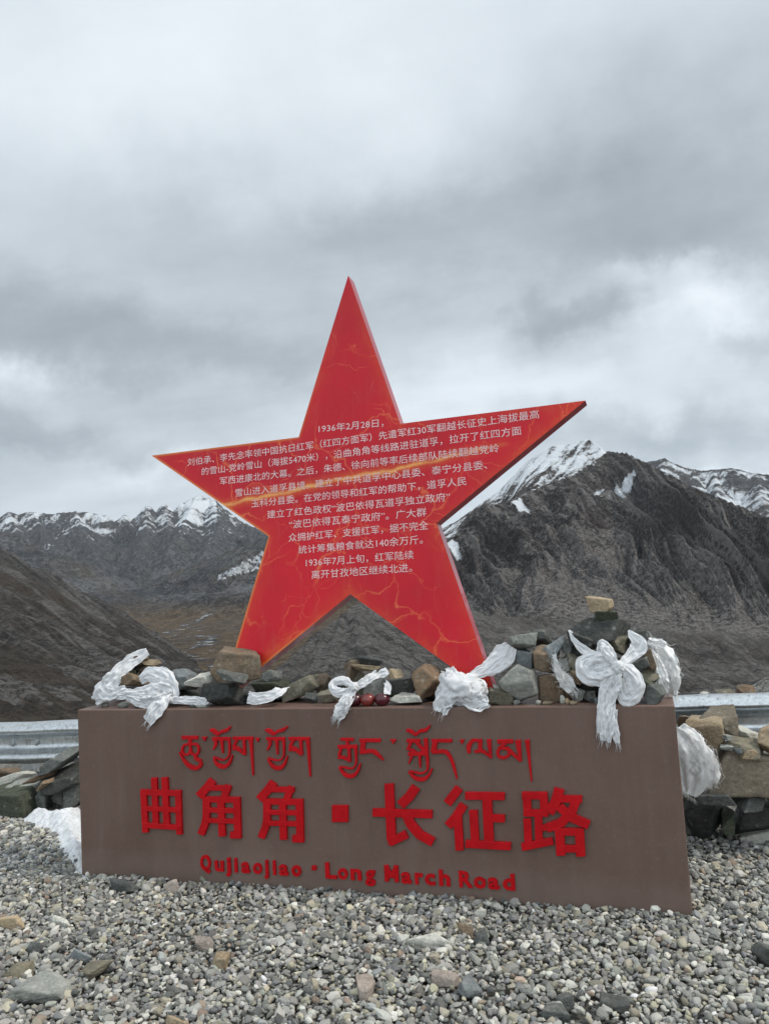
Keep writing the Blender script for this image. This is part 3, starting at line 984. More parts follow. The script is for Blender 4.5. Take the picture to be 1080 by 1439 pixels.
def make_rock(name, c, size, seed, kind, label, cat='rock', tilt=0.0, cuts=5, boxy=0.80, jit=0.30, soft=60, rough=0.8, group=None, sub=5, flat=None):
    rng = np.random.RandomState(seed)
    v, f = ICO[sub]
    p = poly_shape(v, rng, cuts, boxy, jit, soft)
    p = p/(p.max(0)-p.min(0))*1.0
    # shape in its own frame: elongated along the size, then tilted about the viewing axis
    W, D_, H_ = size
    R = erot((rng.uniform(-.12, .12), tilt, rng.uniform(-.3, .3)))
    ct, st = abs(math.cos(tilt)), abs(math.sin(tilt))
    if tilt and abs(ct*ct-st*st) > 0.15:
        w0 = (W*ct-H_*st)/(ct*ct-st*st)
        h0 = (H_*ct-W*st)/(ct*ct-st*st)
        w0, h0 = max(w0, 0.6*W), max(h0, 0.55*min(W, H_))
    else:
        w0, h0 = W, H_
    p = p*np.array([w0, D_, h0])
    mean = (W+D_+H_)/3
    q = p/mean
    nrm = v
    off = seed*1.37
    dsp = 0.035*pn3(q*3.1+off)+0.018*pn3(q*8+off)+0.010*(1-np.abs(pn3(q*15+off))*2)
    lay = pn3(np.stack([q[:, 0]*1.2, q[:, 1]*1.2, q[:, 2]*13], -1)+off)*0.012
    p = p + nrm*((dsp+lay)*mean*rough)[:, None]
    p = p@R.T
    mn, mx = p.min(0), p.max(0)
    sc = np.array([W, D_, H_])/(mx-mn)
    p = (p-(mn+mx)/2)*sc
    o = mesh_np(name, p, f, ROCK[kind], True)
    o.location = c
    tag(o, label, cat, group)
    return o


RCOUNT = [100]


def rock(box, kind, label, y=None, dep=None, base=None, seed=None, name='rock', **kw):
    """stone whose silhouette fills the given picture box. base = height of the surface it lies on, else y = depth of its centre"""
    x0, y0, x1, y1 = box
    RCOUNT[0] += 1
    seed = seed or RCOUNT[0]
    cx = (x0+x1)/2
    if base is not None:
        q = at_z(cx, y1, base)
        yf = max(q[1], 0.03) if base > 0.3 else q[1]
        a = at_y(x0, (y0+y1)/2, yf)
        b = at_y(x1, (y0+y1)/2, yf)
        W = b[0]-a[0]
        D_ = dep or W*0.75
        yc = yf+D_*0.45
        k = (yc-EYE[1])/(yf-EYE[1])
        W *= k
        top = at_y(cx, y0, yc)[2]
        bot = base-0.004
        cX = at_y(cx, (y0+y1)/2, yc)[0]
        H_ = top-bot
        c = (cX, yc, (top+bot)/2)
    else:
        a, b = at_y(x0, (y0+y1)/2, y), at_y(x1, (y0+y1)/2, y)
        t, u = at_y(cx, y0, y), at_y(cx, y1, y)
        W, H_ = b[0]-a[0], t[2]-u[2]
        D_ = dep or W*0.75
        c = ((a[0]+b[0])/2, y, (t[2]+u[2])/2)
    return make_rock(name, c, (W, D_, H_), seed, kind, label, **kw)


# ------------------------------------------------------------------ lettered plinth
def text_mesh(body, offset=0.0, extrude=0.0, bevel=0.0, space=1.0, res=3):
    cu = bpy.data.curves.new('text', 'FONT')
    cu.body = body
    cu.size = 1.0
    cu.offset = offset
    cu.extrude = extrude
    cu.bevel_depth = bevel
    cu.space_character = space
    cu.resolution_u = res
    ob = bpy.data.objects.new('text', cu)
    COL.objects.link(ob)
    bpy.context.view_layer.update()
    me = bpy.data.meshes.new_from_object(ob.evaluated_get(bpy.context.evaluated_depsgraph_get()))
    v = np.array([q.co[:] for q in me.vertices]) if len(me.vertices) else np.zeros((1, 3))
    f = [tuple(p.vertices) for p in me.polygons]
    bpy.data.objects.remove(ob)
    bpy.data.curves.remove(cu)
    bpy.data.meshes.remove(me)
    return v, f


def offset_sides(pts, ws):
    pts = [np.array(p, float) for p in pts]
    L, R_ = [], []
    n = len(pts)
    for i in range(n):
        a = pts[i]-pts[i-1] if i else pts[1]-pts[0]
        b = pts[i+1]-pts[i] if i < n-1 else a
        a, b = a/np.linalg.norm(a), b/np.linalg.norm(b)
        t = a+b
        t = t/max(np.linalg.norm(t), 1e-6)
        nn = np.array([-t[1], t[0]])
        k = 1/max(0.55, abs(nn@np.array([-a[1], a[0]])))
        L.append(pts[i]+nn*ws[i]/2*k)
        R_.append(pts[i]-nn*ws[i]/2*k)
    return L, R_


def smooth_path(pts, ws, sub=4):
    P = np.array([list(p)+[w] for p, w in zip(pts, ws)], float)
    out = []
    n = len(P)
    for i in range(n-1):
        p0, p1, p2, p3 = P[max(i-1, 0)], P[i], P[i+1], P[min(i+2, n-1)]
        for k in range(sub):
            t = k/sub
            out.append(0.5*((2*p1)+(-p0+p2)*t+(2*p0-5*p1+4*p2-p3)*t*t+(-p0+3*p1-3*p2+p3)*t**3))
    out.append(P[-1])
    out = np.array(out)
    return out[:, :-1], out[:, -1]


def strokes_part(name, org, sc, strokes, depth, parent, label=None, curved=False):
    """raised letter: every stroke a slab, each standing a hair prouder than the one before so no two faces coincide"""
    mb = MB()
    for k, (pts, w) in enumerate(strokes):
        ws = [w]*len(pts) if isinstance(w, (int, float)) else list(w)
        if w == 0:                                   # closed outline
            loop = [np.array(p, float) for p in pts]
            yy = -depth-k*0.0004
            fr = [at_y(org[0]+p[0]/sc, org[1]+p[1]/sc, yy) for p in loop]
            bk = [np.array([q[0], 0.004, q[2]]) for q in fr]
            m_ = len(fr)
            mb.add(fr+bk, [tuple(range(m_)), tuple(range(2*m_-1, m_-1, -1))]+[(i, m_+i, m_+(i+1) % m_, (i+1) % m_) for i in range(m_)])
            continue
        if curved and len(pts) > 2:
            pts, ws = smooth_path(pts, ws)
        L, R_ = offset_sides(pts, ws)
        yy = -depth-k*0.0004
        q = lambda p: at_y(org[0]+p[0]/sc, org[1]+p[1]/sc, yy)
        fl, fr = [q(p) for p in L], [q(p) for p in R_]
        n = len(fl)
        bk = lambda a: np.array([a[0], 0.004, a[2]])
        vs_ = fl+fr+[bk(a) for a in fl]+[bk(a) for a in fr]
        fs = []
        for i in range(n-1):
            fs += [(i, i+1, n+i+1, n+i), (2*n+i+1, 2*n+i, 3*n+i, 3*n+i+1), (i, 2*n+i, 2*n+i+1, i+1), (n+i, n+i+1, 3*n+i+1, 3*n+i)]
        fs += [(0, n, 3*n, 2*n), (n-1, 3*n-1, 4*n-1, 2*n-1)]
        mb.add(vs_, fs)
    o = mb.build(name, M_LETTER, parent)
    bm = bmesh.new()
    bm.from_mesh(o.data)
    bmesh.ops.recalc_face_normals(bm, faces=bm.faces)
    bm.to_mesh(o.data)
    bm.free()
    md = o.modifiers.new('bevel', 'BEVEL')
    md.width = 0.0012
    md.segments = 1
    md.limit_method = 'ANGLE'
    if label:
        o['label'] = label
    return o


def build_plinth():
    root = empty('plinth', (PL_W/2, PL_D/2, 0))
    tag(root, 'long brown plinth with raised red Tibetan, Chinese and English lettering, standing on gravel', 'plinth')
    bpy.context.view_layer.update()
    mb = MB()
    mb.box(0, PL_W, 0, PL_D, -0.08, PL_H)
    b = mb.build('block', M_PLINTH, None, False, 0.005, 2)
    parts = [b]

    def S(*a, **k):
        parts.append(strokes_part(*a, **k))
    dp = 0.014
    P = None
    S('chinese_character', (190, 1085), 13.5, [([(148, 330), (188, 1150)], 112), ([(805, 345), (832, 1190)], 112), ([(352, 110), (385, 1050)], 112), ([(550, 105), (590, 1060)], 118),
      ([(92, 385), (862, 408)], 108), ([(120, 692), (860, 728)], 92), ([(130, 1012), (870, 1058)], 98)], dp, P)
    S('chinese_character', (265, 1085), 12.7, [([(425, 150), (340, 260), (175, 440)], 150), ([(330, 283), (745, 292)], 98), ([(700, 240), (620, 470)], 125), ([(250, 490), (908, 500)], 106), ([(312, 470), (308, 800), (285, 930), (212, 1120)], 128),
      ([(562, 480), (594, 1150)], 122), ([(850, 450), (872, 1190)], 122), ([(915, 1130), (735, 1128)], 120), ([(290, 680), (860, 697)], 88), ([(290, 866), (870, 886)], 84)], dp, P)
    S('chinese_character', (350, 1085), 12.7, [([(430, 185), (350, 300), (175, 495)], 155), ([(330, 312), (800, 318)], 98), ([(745, 265), (655, 510)], 122), ([(250, 528), (942, 542)], 108), ([(312, 510), (310, 850), (285, 980), (208, 1180)], 130),
      ([(588, 510), (608, 1212)], 126), ([(888, 485), (905, 1260)], 130), ([(960, 1200), (765, 1192)], 128), ([(290, 722), (880, 735)], 86), ([(290, 915), (890, 932)], 86)], dp, P)
    S('separator_dot', (180, 1000), 2.7, [([(772, 388), (833, 388)], 64)], dp, P)
    S('chinese_character', (515, 1095), 10.8, [([(335, 72), (372, 930)], 140), ([(85, 508), (992, 535)], 124), ([(742, 122), (640, 270), (505, 400)], 148), ([(372, 900), (372, 1000)], 100), ([(340, 965), (605, 838)], 130),
      ([(585, 520), (665, 690), (800, 850), (1005, 962)], 138)], dp, P)
    S('chinese_character', (615, 1100), 9.82, [([(290, 75), (125, 290)], 125), ([(352, 305), (250, 470), (135, 602)], 124), ([(270, 470), (298, 938)], 116), ([(372, 183), (918, 190)], 106), ([(672, 190), (705, 870)], 132), ([(700, 492), (920, 498)], 106),
      ([(485, 382), (512, 850)], 114), ([(378, 848), (1002, 882)], 106)], dp, P)
    S('chinese_character', (725, 1100), 9.82, [([(75, 178), (428, 182)], 104), ([(138, 140), (158, 462)], 112), ([(372, 140), (388, 470)], 112), ([(98, 418), (435, 424)], 98), ([(302, 420), (312, 830)], 104), ([(330, 628), (500, 618)], 84),
      ([(146, 500), (166, 870)], 104), ([(72, 895), (505, 808)], 104), ([(592, 85), (545, 260), (448, 420)], 142), ([(570, 226), (905, 232)], 98), ([(838, 200), (770, 390), (620, 555), (420, 632)], 128), ([(590, 330), (745, 478), (1000, 590)], 122),
      ([(590, 640), (616, 1010)], 126), ([(865, 640), (888, 1022)], 126), ([(560, 680), (905, 684)], 100), ([(600, 914), (890, 920)], 96)], dp, P)
    dt = 0.010
    k1, k2, k3, k4, k5 = (245, 1015), (345, 1015), (465, 1015), (560, 1010), (650, 1020)
    ya = lambda *p: p
    T = lambda org, sc, st: S('tibetan_syllable', org, sc, st, dt, P, None, True)
    D3 = lambda a, b, c: ([a, b, c], 0)
    T(k1, 10.8, [([(105, 235), (352, 235)], 54), ([(232, 250), (235, 330)], 52), ([(235, 335), (150, 345), (112, 420), (140, 488), (215, 482), (238, 400), (232, 335)], 36), ([(240, 340), (320, 335), (365, 400), (340, 485), (260, 478), (240, 400)], 36),
                 ([(300, 482), (330, 560), (385, 585), (388, 660), (310, 700), (210, 655), (130, 565), (68, 455)], (40, 52, 40, 52, 66, 62, 38, 14)), D3((408, 222), (492, 222), (456, 292))])
    T(k1, 10.8, [([(535, 115), (600, 140), (660, 200)], (36, 66, 40)), ([(650, 195), (700, 150), (795, 118), (848, 62)], (34, 44, 50, 16)), ([(570, 250), (845, 254)], 52), ([(612, 260), (622, 340), (580, 420)], (46, 46, 18)), ([(708, 260), (730, 472)], (54, 20)),
                 ([(822, 240), (832, 430), (815, 525), (740, 575), (660, 555), (586, 530)], (40, 30, 26, 26, 28, 26)), ([(588, 535), (632, 625), (705, 672), (780, 665), (838, 600), (876, 500)], (26, 48, 64, 60, 44, 18))])
    T(k1, 10.8, [([(880, 246), (1195, 246)], 52), ([(945, 262), (892, 375)], 42), ([(880, 392), (960, 405), (1060, 492)], (70, 62, 32)), ([(1050, 260), (1062, 500)], 42), ([(1150, 250), (1165, 420), (1190, 808)], (62, 40, 22)), D3((1220, 240), (1292, 240), (1262, 308))])
    T(k2, 10.8, [([(295, 118), (365, 138), (430, 195)], (40, 66, 40)), ([(425, 190), (480, 142), (570, 112), (632, 60)], (34, 44, 50, 16)), ([(308, 252), (592, 254)], 50), ([(358, 262), (362, 345), (320, 432)], (46, 46, 18)), ([(465, 262), (480, 492)], (54, 22)),
                 ([(568, 240), (578, 460), (556, 545), (490, 580), (400, 566), (332, 546)], (44, 30, 26, 26, 28, 26)), ([(334, 550), (382, 642), (452, 692), (532, 690), (590, 620), (632, 512)], (28, 48, 64, 62, 44, 18))])
    T(k2, 10.8, [([(648, 252), (968, 252)], 52), ([(722, 270), (668, 370)], 46), ([(652, 398), (750, 415), (845, 498)], (88, 66, 34)), ([(830, 262), (842, 505)], 46), ([(935, 250), (952, 450), (974, 828)], (60, 44, 22))])
    T(k3, 10.8, [([(138, 260), (336, 264)], 46), ([(240, 268), (246, 360)], 44), ([(98, 375), (396, 372)], 56), ([(152, 390), (116, 505)], 40), ([(102, 532), (190, 540), (282, 598)], (58, 50, 28)), ([(264, 390), (277, 602)], 46),
                 ([(365, 370), (376, 600), (350, 680), (290, 706), (220, 692), (118, 678)], (48, 30, 26, 26, 28, 26)), ([(120, 682), (178, 770), (250, 817), (332, 812), (400, 740), (441, 628)], (28, 48, 60, 60, 44, 18))])
    T(k3, 10.8, [([(428, 278), (748, 276)], 56), ([(488, 280), (462, 475)], 72), ([(444, 458), (620, 440), (715, 505), (792, 582)], (62, 60, 52, 16)), D3((888, 262), (988, 262), (941, 335))])
    T(k4, 10.8, [([(110, 178), (180, 192), (262, 258)], (40, 58, 36)), ([(258, 252), (310, 195), (415, 168), (475, 98)], (34, 50, 52, 16)), ([(118, 335), (322, 335)], 56), ([(182, 360), (132, 475)], 46), ([(128, 452), (255, 505)], 42), ([(258, 350), (392, 505)], 56),
                 ([(404, 300), (422, 560)], (66, 50)), ([(138, 536), (432, 530)], 60), ([(200, 556), (146, 688)], (44, 18)), ([(312, 556), (322, 748)], (46, 20)),
                 ([(420, 540), (436, 730), (410, 800), (330, 834), (240, 815), (148, 800)], (50, 32, 28, 28, 28, 26)), ([(150, 806), (220, 882), (292, 920), (382, 916), (450, 860), (502, 758)], (28, 48, 60, 60, 44, 20))])
    T(k4, 10.8, [([(498, 336), (808, 336)], 52), ([(548, 350), (520, 515)], 78), ([(503, 512), (690, 500), (770, 575), (828, 720), (882, 922)], (56, 60, 52, 44, 18)), D3((916, 320), (994, 320), (957, 396))])
    T(k5, 9.82, [([(85, 382), (78, 290), (130, 210), (200, 202)], (42, 64, 50, 40)), ([(110, 205), (266, 205)], 42), ([(235, 200), (236, 345)], 56), ([(158, 362), (270, 352), (396, 448)], (42, 46, 28)), ([(355, 188), (382, 450)], (64, 34))])
    T(k5, 9.82, [([(472, 220), (692, 216)], 56), ([(590, 240), (505, 305), (478, 380), (510, 435), (570, 440), (625, 410), (635, 350), (580, 312), (520, 312)], 42), ([(592, 300), (802, 492)], (58, 34)), ([(755, 198), (792, 486)], (80, 36))])
    T(k5, 9.82, [([(885, 195), (906, 400), (946, 772)], (68, 42, 18))])
    # Latin line: each letter fitted to its own place
    lat = [('Q', 281.4, 296.0), ('u', 301.6, 314.2), ('j', 316.5, 324.5), ('i', 329.2, 333.8), ('a', 339, 351), ('o', 355.5, 368), ('j', 370.5, 377.5), ('i', 383.2, 387.8), ('a', 392, 405), ('o', 409.5, 423),
           ('L', 457.2, 473), ('o', 474.5, 488.5), ('n', 492.5, 507.5), ('g', 512.8, 527.2), ('M', 538, 559), ('a', 563.5, 578), ('r', 583, 594.8), ('c', 597, 611.3), ('h', 617, 632.2), ('R', 645, 663.8),
           ('o', 665.5, 682.8), ('a', 685.5, 701.5), ('d', 706.3, 723.5)]
    S('latin_letter', (500, 1195), 4.696, [([(197, 98), (203, 207)], 28), ([(262, 102), (267, 211)], 28), ([(196, 102), (232, 180)], 27), ([(263, 104), (232, 182)], 27)], 0.010, P)
    for ch, l_, r_ in lat:
        if ch == 'M':
            continue
        v, f = text_mesh(ch, 0.034, 0.5)
        by = lambda x: 1222.0+(x-281)*0.0655
        A, B = at_y(l_, by(l_), -0.010), at_y(r_, by(r_), -0.010)
        cap = (at_y(l_, by(l_)-22.5-(l_-281)*0.0035, -0.010)[2]-A[2])
        sx = (B[0]-A[0])/(v[:, 0].max()-v[:, 0].min())
        sz = cap/0.79
        V = np.stack([A[0]+(v[:, 0]-v[:, 0].min())*sx, np.where(v[:, 2] > 0, -0.010, 0.004), A[2]+v[:, 1]*sz], -1)
        o = mesh_np('latin_letter', V, f, M_LETTER, False)
        parts.append(o)
    S('separator_dot', (0, 0), 1.0, [([(437.5, 1220), (444.0, 1220)], 6.5)], 0.010, P)
    for o in parts:
        o.parent = root
        o.matrix_parent_inverse = root.matrix_world.inverted()
    return root


build_plinth()

# ------------------------------------------------------------------ red star
ST_C = np.array([1.551446, 0.310144, 1.919541])
ST_YW, ST_LN, ST_TH = -0.023088, 0.094034, 0.086
sX = np.array([math.cos(ST_YW), math.sin(ST_YW), 0])
sN = np.array([-math.sin(ST_YW), math.cos(ST_YW), 0])
sZ = np.array([0, 0, 1])*math.cos(ST_LN)+sN*math.sin(ST_LN)
sB = sN*math.cos(ST_LN)-np.array([0, 0, 1])*math.sin(ST_LN)


def on_star(px, py):
    d = pdir(px, py)
    t = ((ST_C-EYE)@sB)/(d@sB)
    q = EYE+t*d-ST_C
    return float(q@sX), float(q@sZ)


def build_star():
    root = empty('star', tuple(ST_C))
    root.matrix_world = Matrix(((sX[0], sB[0], sZ[0], ST_C[0]), (sX[1], sB[1], sZ[1], ST_C[1]), (sX[2], sB[2], sZ[2], ST_C[2]), (0, 0, 0, 1)))
    tag(root, 'large red star panel with gold crackle print and white Chinese text, standing on the plinth', 'star')
    out = [(0.021, 1.306), (0.303, 0.400), (1.276, 0.402), (0.484, -0.155), (0.760, -1.058), (-0.006, -0.5), (-0.796, -1.055), (-0.488, -0.155), (-1.272, 0.393), (-0.298, 0.395)]
    O = np.array(out)
    n = 26
    V, F, E = [], [], []
    segA, segB = O, np.roll(O, -1, 0)
    for i in range(10):
        a, b, c = np.zeros(2), O[i], O[(i+1) % 10]
        idx = {}
        for p in range(n+1):
            for q in range(p+1):
                u = p/n
                w = q/p if p else 0
                pt = a+(b-a)*u*(1-w)+(c-a)*u*w
                idx[p, q] = len(V)
                V.append((pt[0], 0, pt[1]))
        for p in range(n):
            for q in range(p+1):
                F.append((idx[p, q], idx[p+1, q], idx[p+1, q+1]))
                if q < p:
                    F.append((idx[p, q], idx[p+1, q+1], idx[p, q+1]))
    P2 = np.array(V)[:, [0, 2]]
    dmin = np.full(len(P2), 9.0)
    for a, b in zip(segA, segB):
        ab = b-a
        t = np.clip(((P2-a)@ab)/(ab@ab), 0, 1)
        dmin = np.minimum(dmin, np.linalg.norm(P2-a-t[:, None]*ab, axis=1))
    V = np.array(V)
    V[:, 1] = -0.0015
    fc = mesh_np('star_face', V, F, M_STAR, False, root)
    at = fc.data.attributes.new('edge', 'FLOAT', 'POINT')
    at.data.foreach_set('value', dmin.astype(np.float32))
    mb = MB()
    th = ST_TH
    fr = [(x, 0, z) for x, z in out]
    bk = [(x, th, z) for x, z in out]
    vs_ = fr+bk+[(0, th, 0), (0, 0.0, 0)]
    fs = [(i, (i+1) % 10, 10+(i+1) % 10, 10+i) for i in range(10)]+[(20, 10+i, 10+(i+1) % 10) for i in range(10)]+[(21, (i+1) % 10, i) for i in range(10)]
    mb.add(vs_, fs)
    mb.build('star_body', M_STARSIDE, root, False)
    lines = [("1936年2月28日，", (448, 603), (539, 594)),
             ("刘伯承、李先念率领中国抗日红军（红四方面军）先遣军红30军翻越长征史上海拔最高", (264, 650), (757, 582)),
             ("的雪山-党岭雪山（海拔5470米），沿曲角角等线路进驻道孚，拉开了红四方面", (284, 663), (732, 605)),
             ("军西进康北的大幕。之后，朱德、徐向前等率后续部队陆续翻越党岭", (309.5, 676.5), (701, 629.5)),
             ("雪山进入道孚县境。建立了中共道孚中心县委、泰宁分县委、", (331, 693), (684, 653)),
             ("玉科分县委。在党的领导和红军的帮助下，道孚人民", (353.6, 708), (655, 676)),
             ("建立了红色政权“波巴依得瓦道孚独立政府”", (375.7, 723.5), (632, 698)),
             ("“波巴依得瓦泰宁政府”。广大群", (406.5, 737.5), (599, 719.5)),
             ("众拥护红军、支援红军，据不完全", (406, 756), (601.5, 738)),
             ("统计筹集粮食就达140余万斤。", (419.5, 773), (594, 758)),
             ("1936年7月上旬，红军陆续", (430, 791), (581, 779.5)),
             ("离开甘孜地区继续北进。", (438, 808), (579, 797.5))]
    for body, a, b in lines:
        v, f = text_mesh(body, 0.0, 0.0, 0.0, 1.0, 2)
        A, B = np.array(on_star(*a)), np.array(on_star(*b))
        x0, x1 = v[:, 0].min(), v[:, 0].max()
        L = np.linalg.norm(B-A)
        ux = (B-A)/L
        uz = np.array([-ux[1], ux[0]])
        s = L/(x1-x0)
        sy = min(max(s, 0.040), 0.050)
        yc = 0.37
        q = A+(v[:, :1]-x0)*s*ux+(v[:, 1:2]-yc)*sy*uz
        V3 = np.stack([q[:, 0], np.full(len(q), -0.0032), q[:, 1]], -1)
        # phrases: runs of glyphs set apart by the wide gaps at punctuation
        xs = np.argsort(v[:, 0])
        fx = sorted((min(v[i, 0] for i in g), max(v[i, 0] for i in g), k) for k, g in enumerate(f))
        groups, reach = [], -9
        for a_, b_, k in fx:
            if a_-reach > 0.22:
                groups.append([])
            groups[-1].append(k)
            reach = max(reach, b_)
        for g in groups:
            used = sorted({i for k in g for i in f[k]})
            mp = {i: n_ for n_, i in enumerate(used)}
            mesh_np('inscription_phrase', V3[used], [tuple(mp[i] for i in f[k]) for k in g], M_PRINT, False, root)


build_star()

# ------------------------------------------------------------------ stones on the plinth
TOP = PL_H
G1, G2, G3 = 'stones piled on the left end of the plinth', 'stones laid along the middle of the plinth', 'stones heaped on the right end of the plinth'
G4, G5, G6 = 'stones of the dry wall right of the plinth', 'stones piled left of the plinth', 'larger stones bedded in the gravel'
CA = 'stone'
for a in (
    # left end
    ((158, 958, 206, 987), 'slate', 'dark flat stone wrapped under the white scarf at the left end of the plinth', dict(base=TOP, dep=.22)),
    ((196, 960, 240, 984), 'olive', 'olive stone mostly buried by white scarf below the orange-brown stone', dict(base=TOP, dep=.2)),
    ((162, 943, 206, 967), 'rust', 'orange-brown blunt stone framed by the white scarf loops', dict(y=.17, dep=.15)),
    ((181, 917, 208, 940), 'rust', 'thin rusty slab tilted upright at the top of the left scarf', dict(y=.24, dep=.13, tilt=-.75, jit=.1)),
    ((180, 930, 204, 948), 'black', 'black stone beneath the tilted rusty slab on the left pile', dict(y=.25, dep=.13)),
    ((199, 925, 222, 935), 'tan', 'small flat tan slab on top of the left pile', dict(y=.27, dep=.13)),
    ((194, 932, 226, 953), 'brown', 'brown stone carrying the small tan slab', dict(y=.27, dep=.15)),
    ((170, 937, 194, 952), 'moss', 'small mossy stone behind the orange-brown stone', dict(y=.22, dep=.12)),
    ((222, 940, 248, 985), 'grey', 'pale grey stone standing behind the left scarf', dict(base=TOP, dep=.14)),
    ((237, 939, 280, 971), 'blue', 'pointed grey-green stone next to the left scarf', dict(y=.2, dep=.18, cuts=9)),
    ((235, 966, 286, 989), 'moss', 'dark green-black block under the pointed grey-green stone', dict(base=TOP, dep=.2, boxy=1.02)),
    ((269, 946, 306, 968), 'pale', 'pale flat slab resting between dark blocks left of the big rusty stone', dict(y=.16, dep=.17, boxy=1.0)),
    ((302, 908, 368, 962), 'brown', 'biggest rusty brown block leaning in front of the star left foot', dict(y=.19, dep=.17, boxy=1.0, tilt=.12)),
    ((307, 939, 347, 963), 'slate', 'grey wedge against the front of the big rusty block', dict(y=.085, dep=.10, tilt=.3)),
    ((290, 957, 351, 993.5), 'black', 'heavy black block under the big rusty block', dict(base=TOP, dep=.20, boxy=1.02, jit=.14)),
    ((372, 940, 395, 959), 'grey', 'small pale stone topping the dark slab right of the star left foot', dict(y=.17, dep=.1)),
    ((357, 955, 403, 973), 'moss', 'dark slab lying on the stone with the white band', dict(y=.17, dep=.17, boxy=1.0)),
    ((349, 970, 402, 991), 'black', 'low dark stone wrapped by a white cloth band', dict(base=TOP, dep=.19)),
): rock(a[0], a[1], a[2], cat=CA, group=G1, **a[3])
for a in (
    ((399, 947, 451, 987.5), 'olive', 'sloping grey-brown wedge slab right of the banded stone', dict(base=TOP, dep=.2, tilt=-.38, boxy=.98, jit=.1)),
    ((431, 972, 448, 988.5), 'slate', 'small dark stone under the end of the sloping wedge slab', dict(base=TOP, dep=.09)),
    ((444, 946, 467, 984), 'brown', 'upright thin brown slab between the wedge slab and the middle scarf', dict(base=TOP, dep=.1, tilt=.15)),
    ((450, 969, 475, 989), 'olive', 'small olive stone left of the middle scarf tail', dict(base=TOP, dep=.11)),
    ((458, 949, 484, 984), 'slate', 'dark stone behind the middle scarf loop', dict(base=TOP + 0.0, dep=.13, seed=871)),
    ((483, 925, 505, 953), 'brown', 'grey-brown lump at the left of the ochre slab', dict(y=.26, dep=.13)),
    ((497, 930, 536, 945), 'tan', 'long ochre slab on top of the middle pile', dict(y=.23, dep=.13, tilt=.12, boxy=1.0)),
    ((488, 922, 536, 939), 'slate', 'dark slab behind the ochre slab', dict(y=.31, dep=.12, tilt=.06)),
    ((480, 943, 519, 984), 'olive', 'olive stone under the ochre slab', dict(base=TOP, dep=.17)),
    ((512, 950, 545, 985), 'grey', 'greenish grey block just behind the apples', dict(base=TOP, dep=.13)),
    ((544, 938, 569, 968), 'tan', 'upright tan slab leaning on the black stone', dict(y=.22, dep=.1, tilt=-.6)),
    ((546, 951, 592, 978), 'black', 'black stone with a grey top right of the apples', dict(y=.2, dep=.18, boxy=1.0)),
    ((577, 933, 622, 980), 'rust', 'round brown lichen-covered stone left of the crumpled scarf', dict(y=.17, dep=.2, soft=22, cuts=10, boxy=.82)),
    ((547, 974, 597, 991.5), 'pale', 'flat pale rough stone at the front edge right of the apples', dict(base=TOP, dep=.13, boxy=1.0)),
    ((588, 970, 640, 986), 'black', 'black flat stone under the round brown stone', dict(base=TOP, dep=.18)),
): rock(a[0], a[1], a[2], cat=CA, group=G2, **a[3])
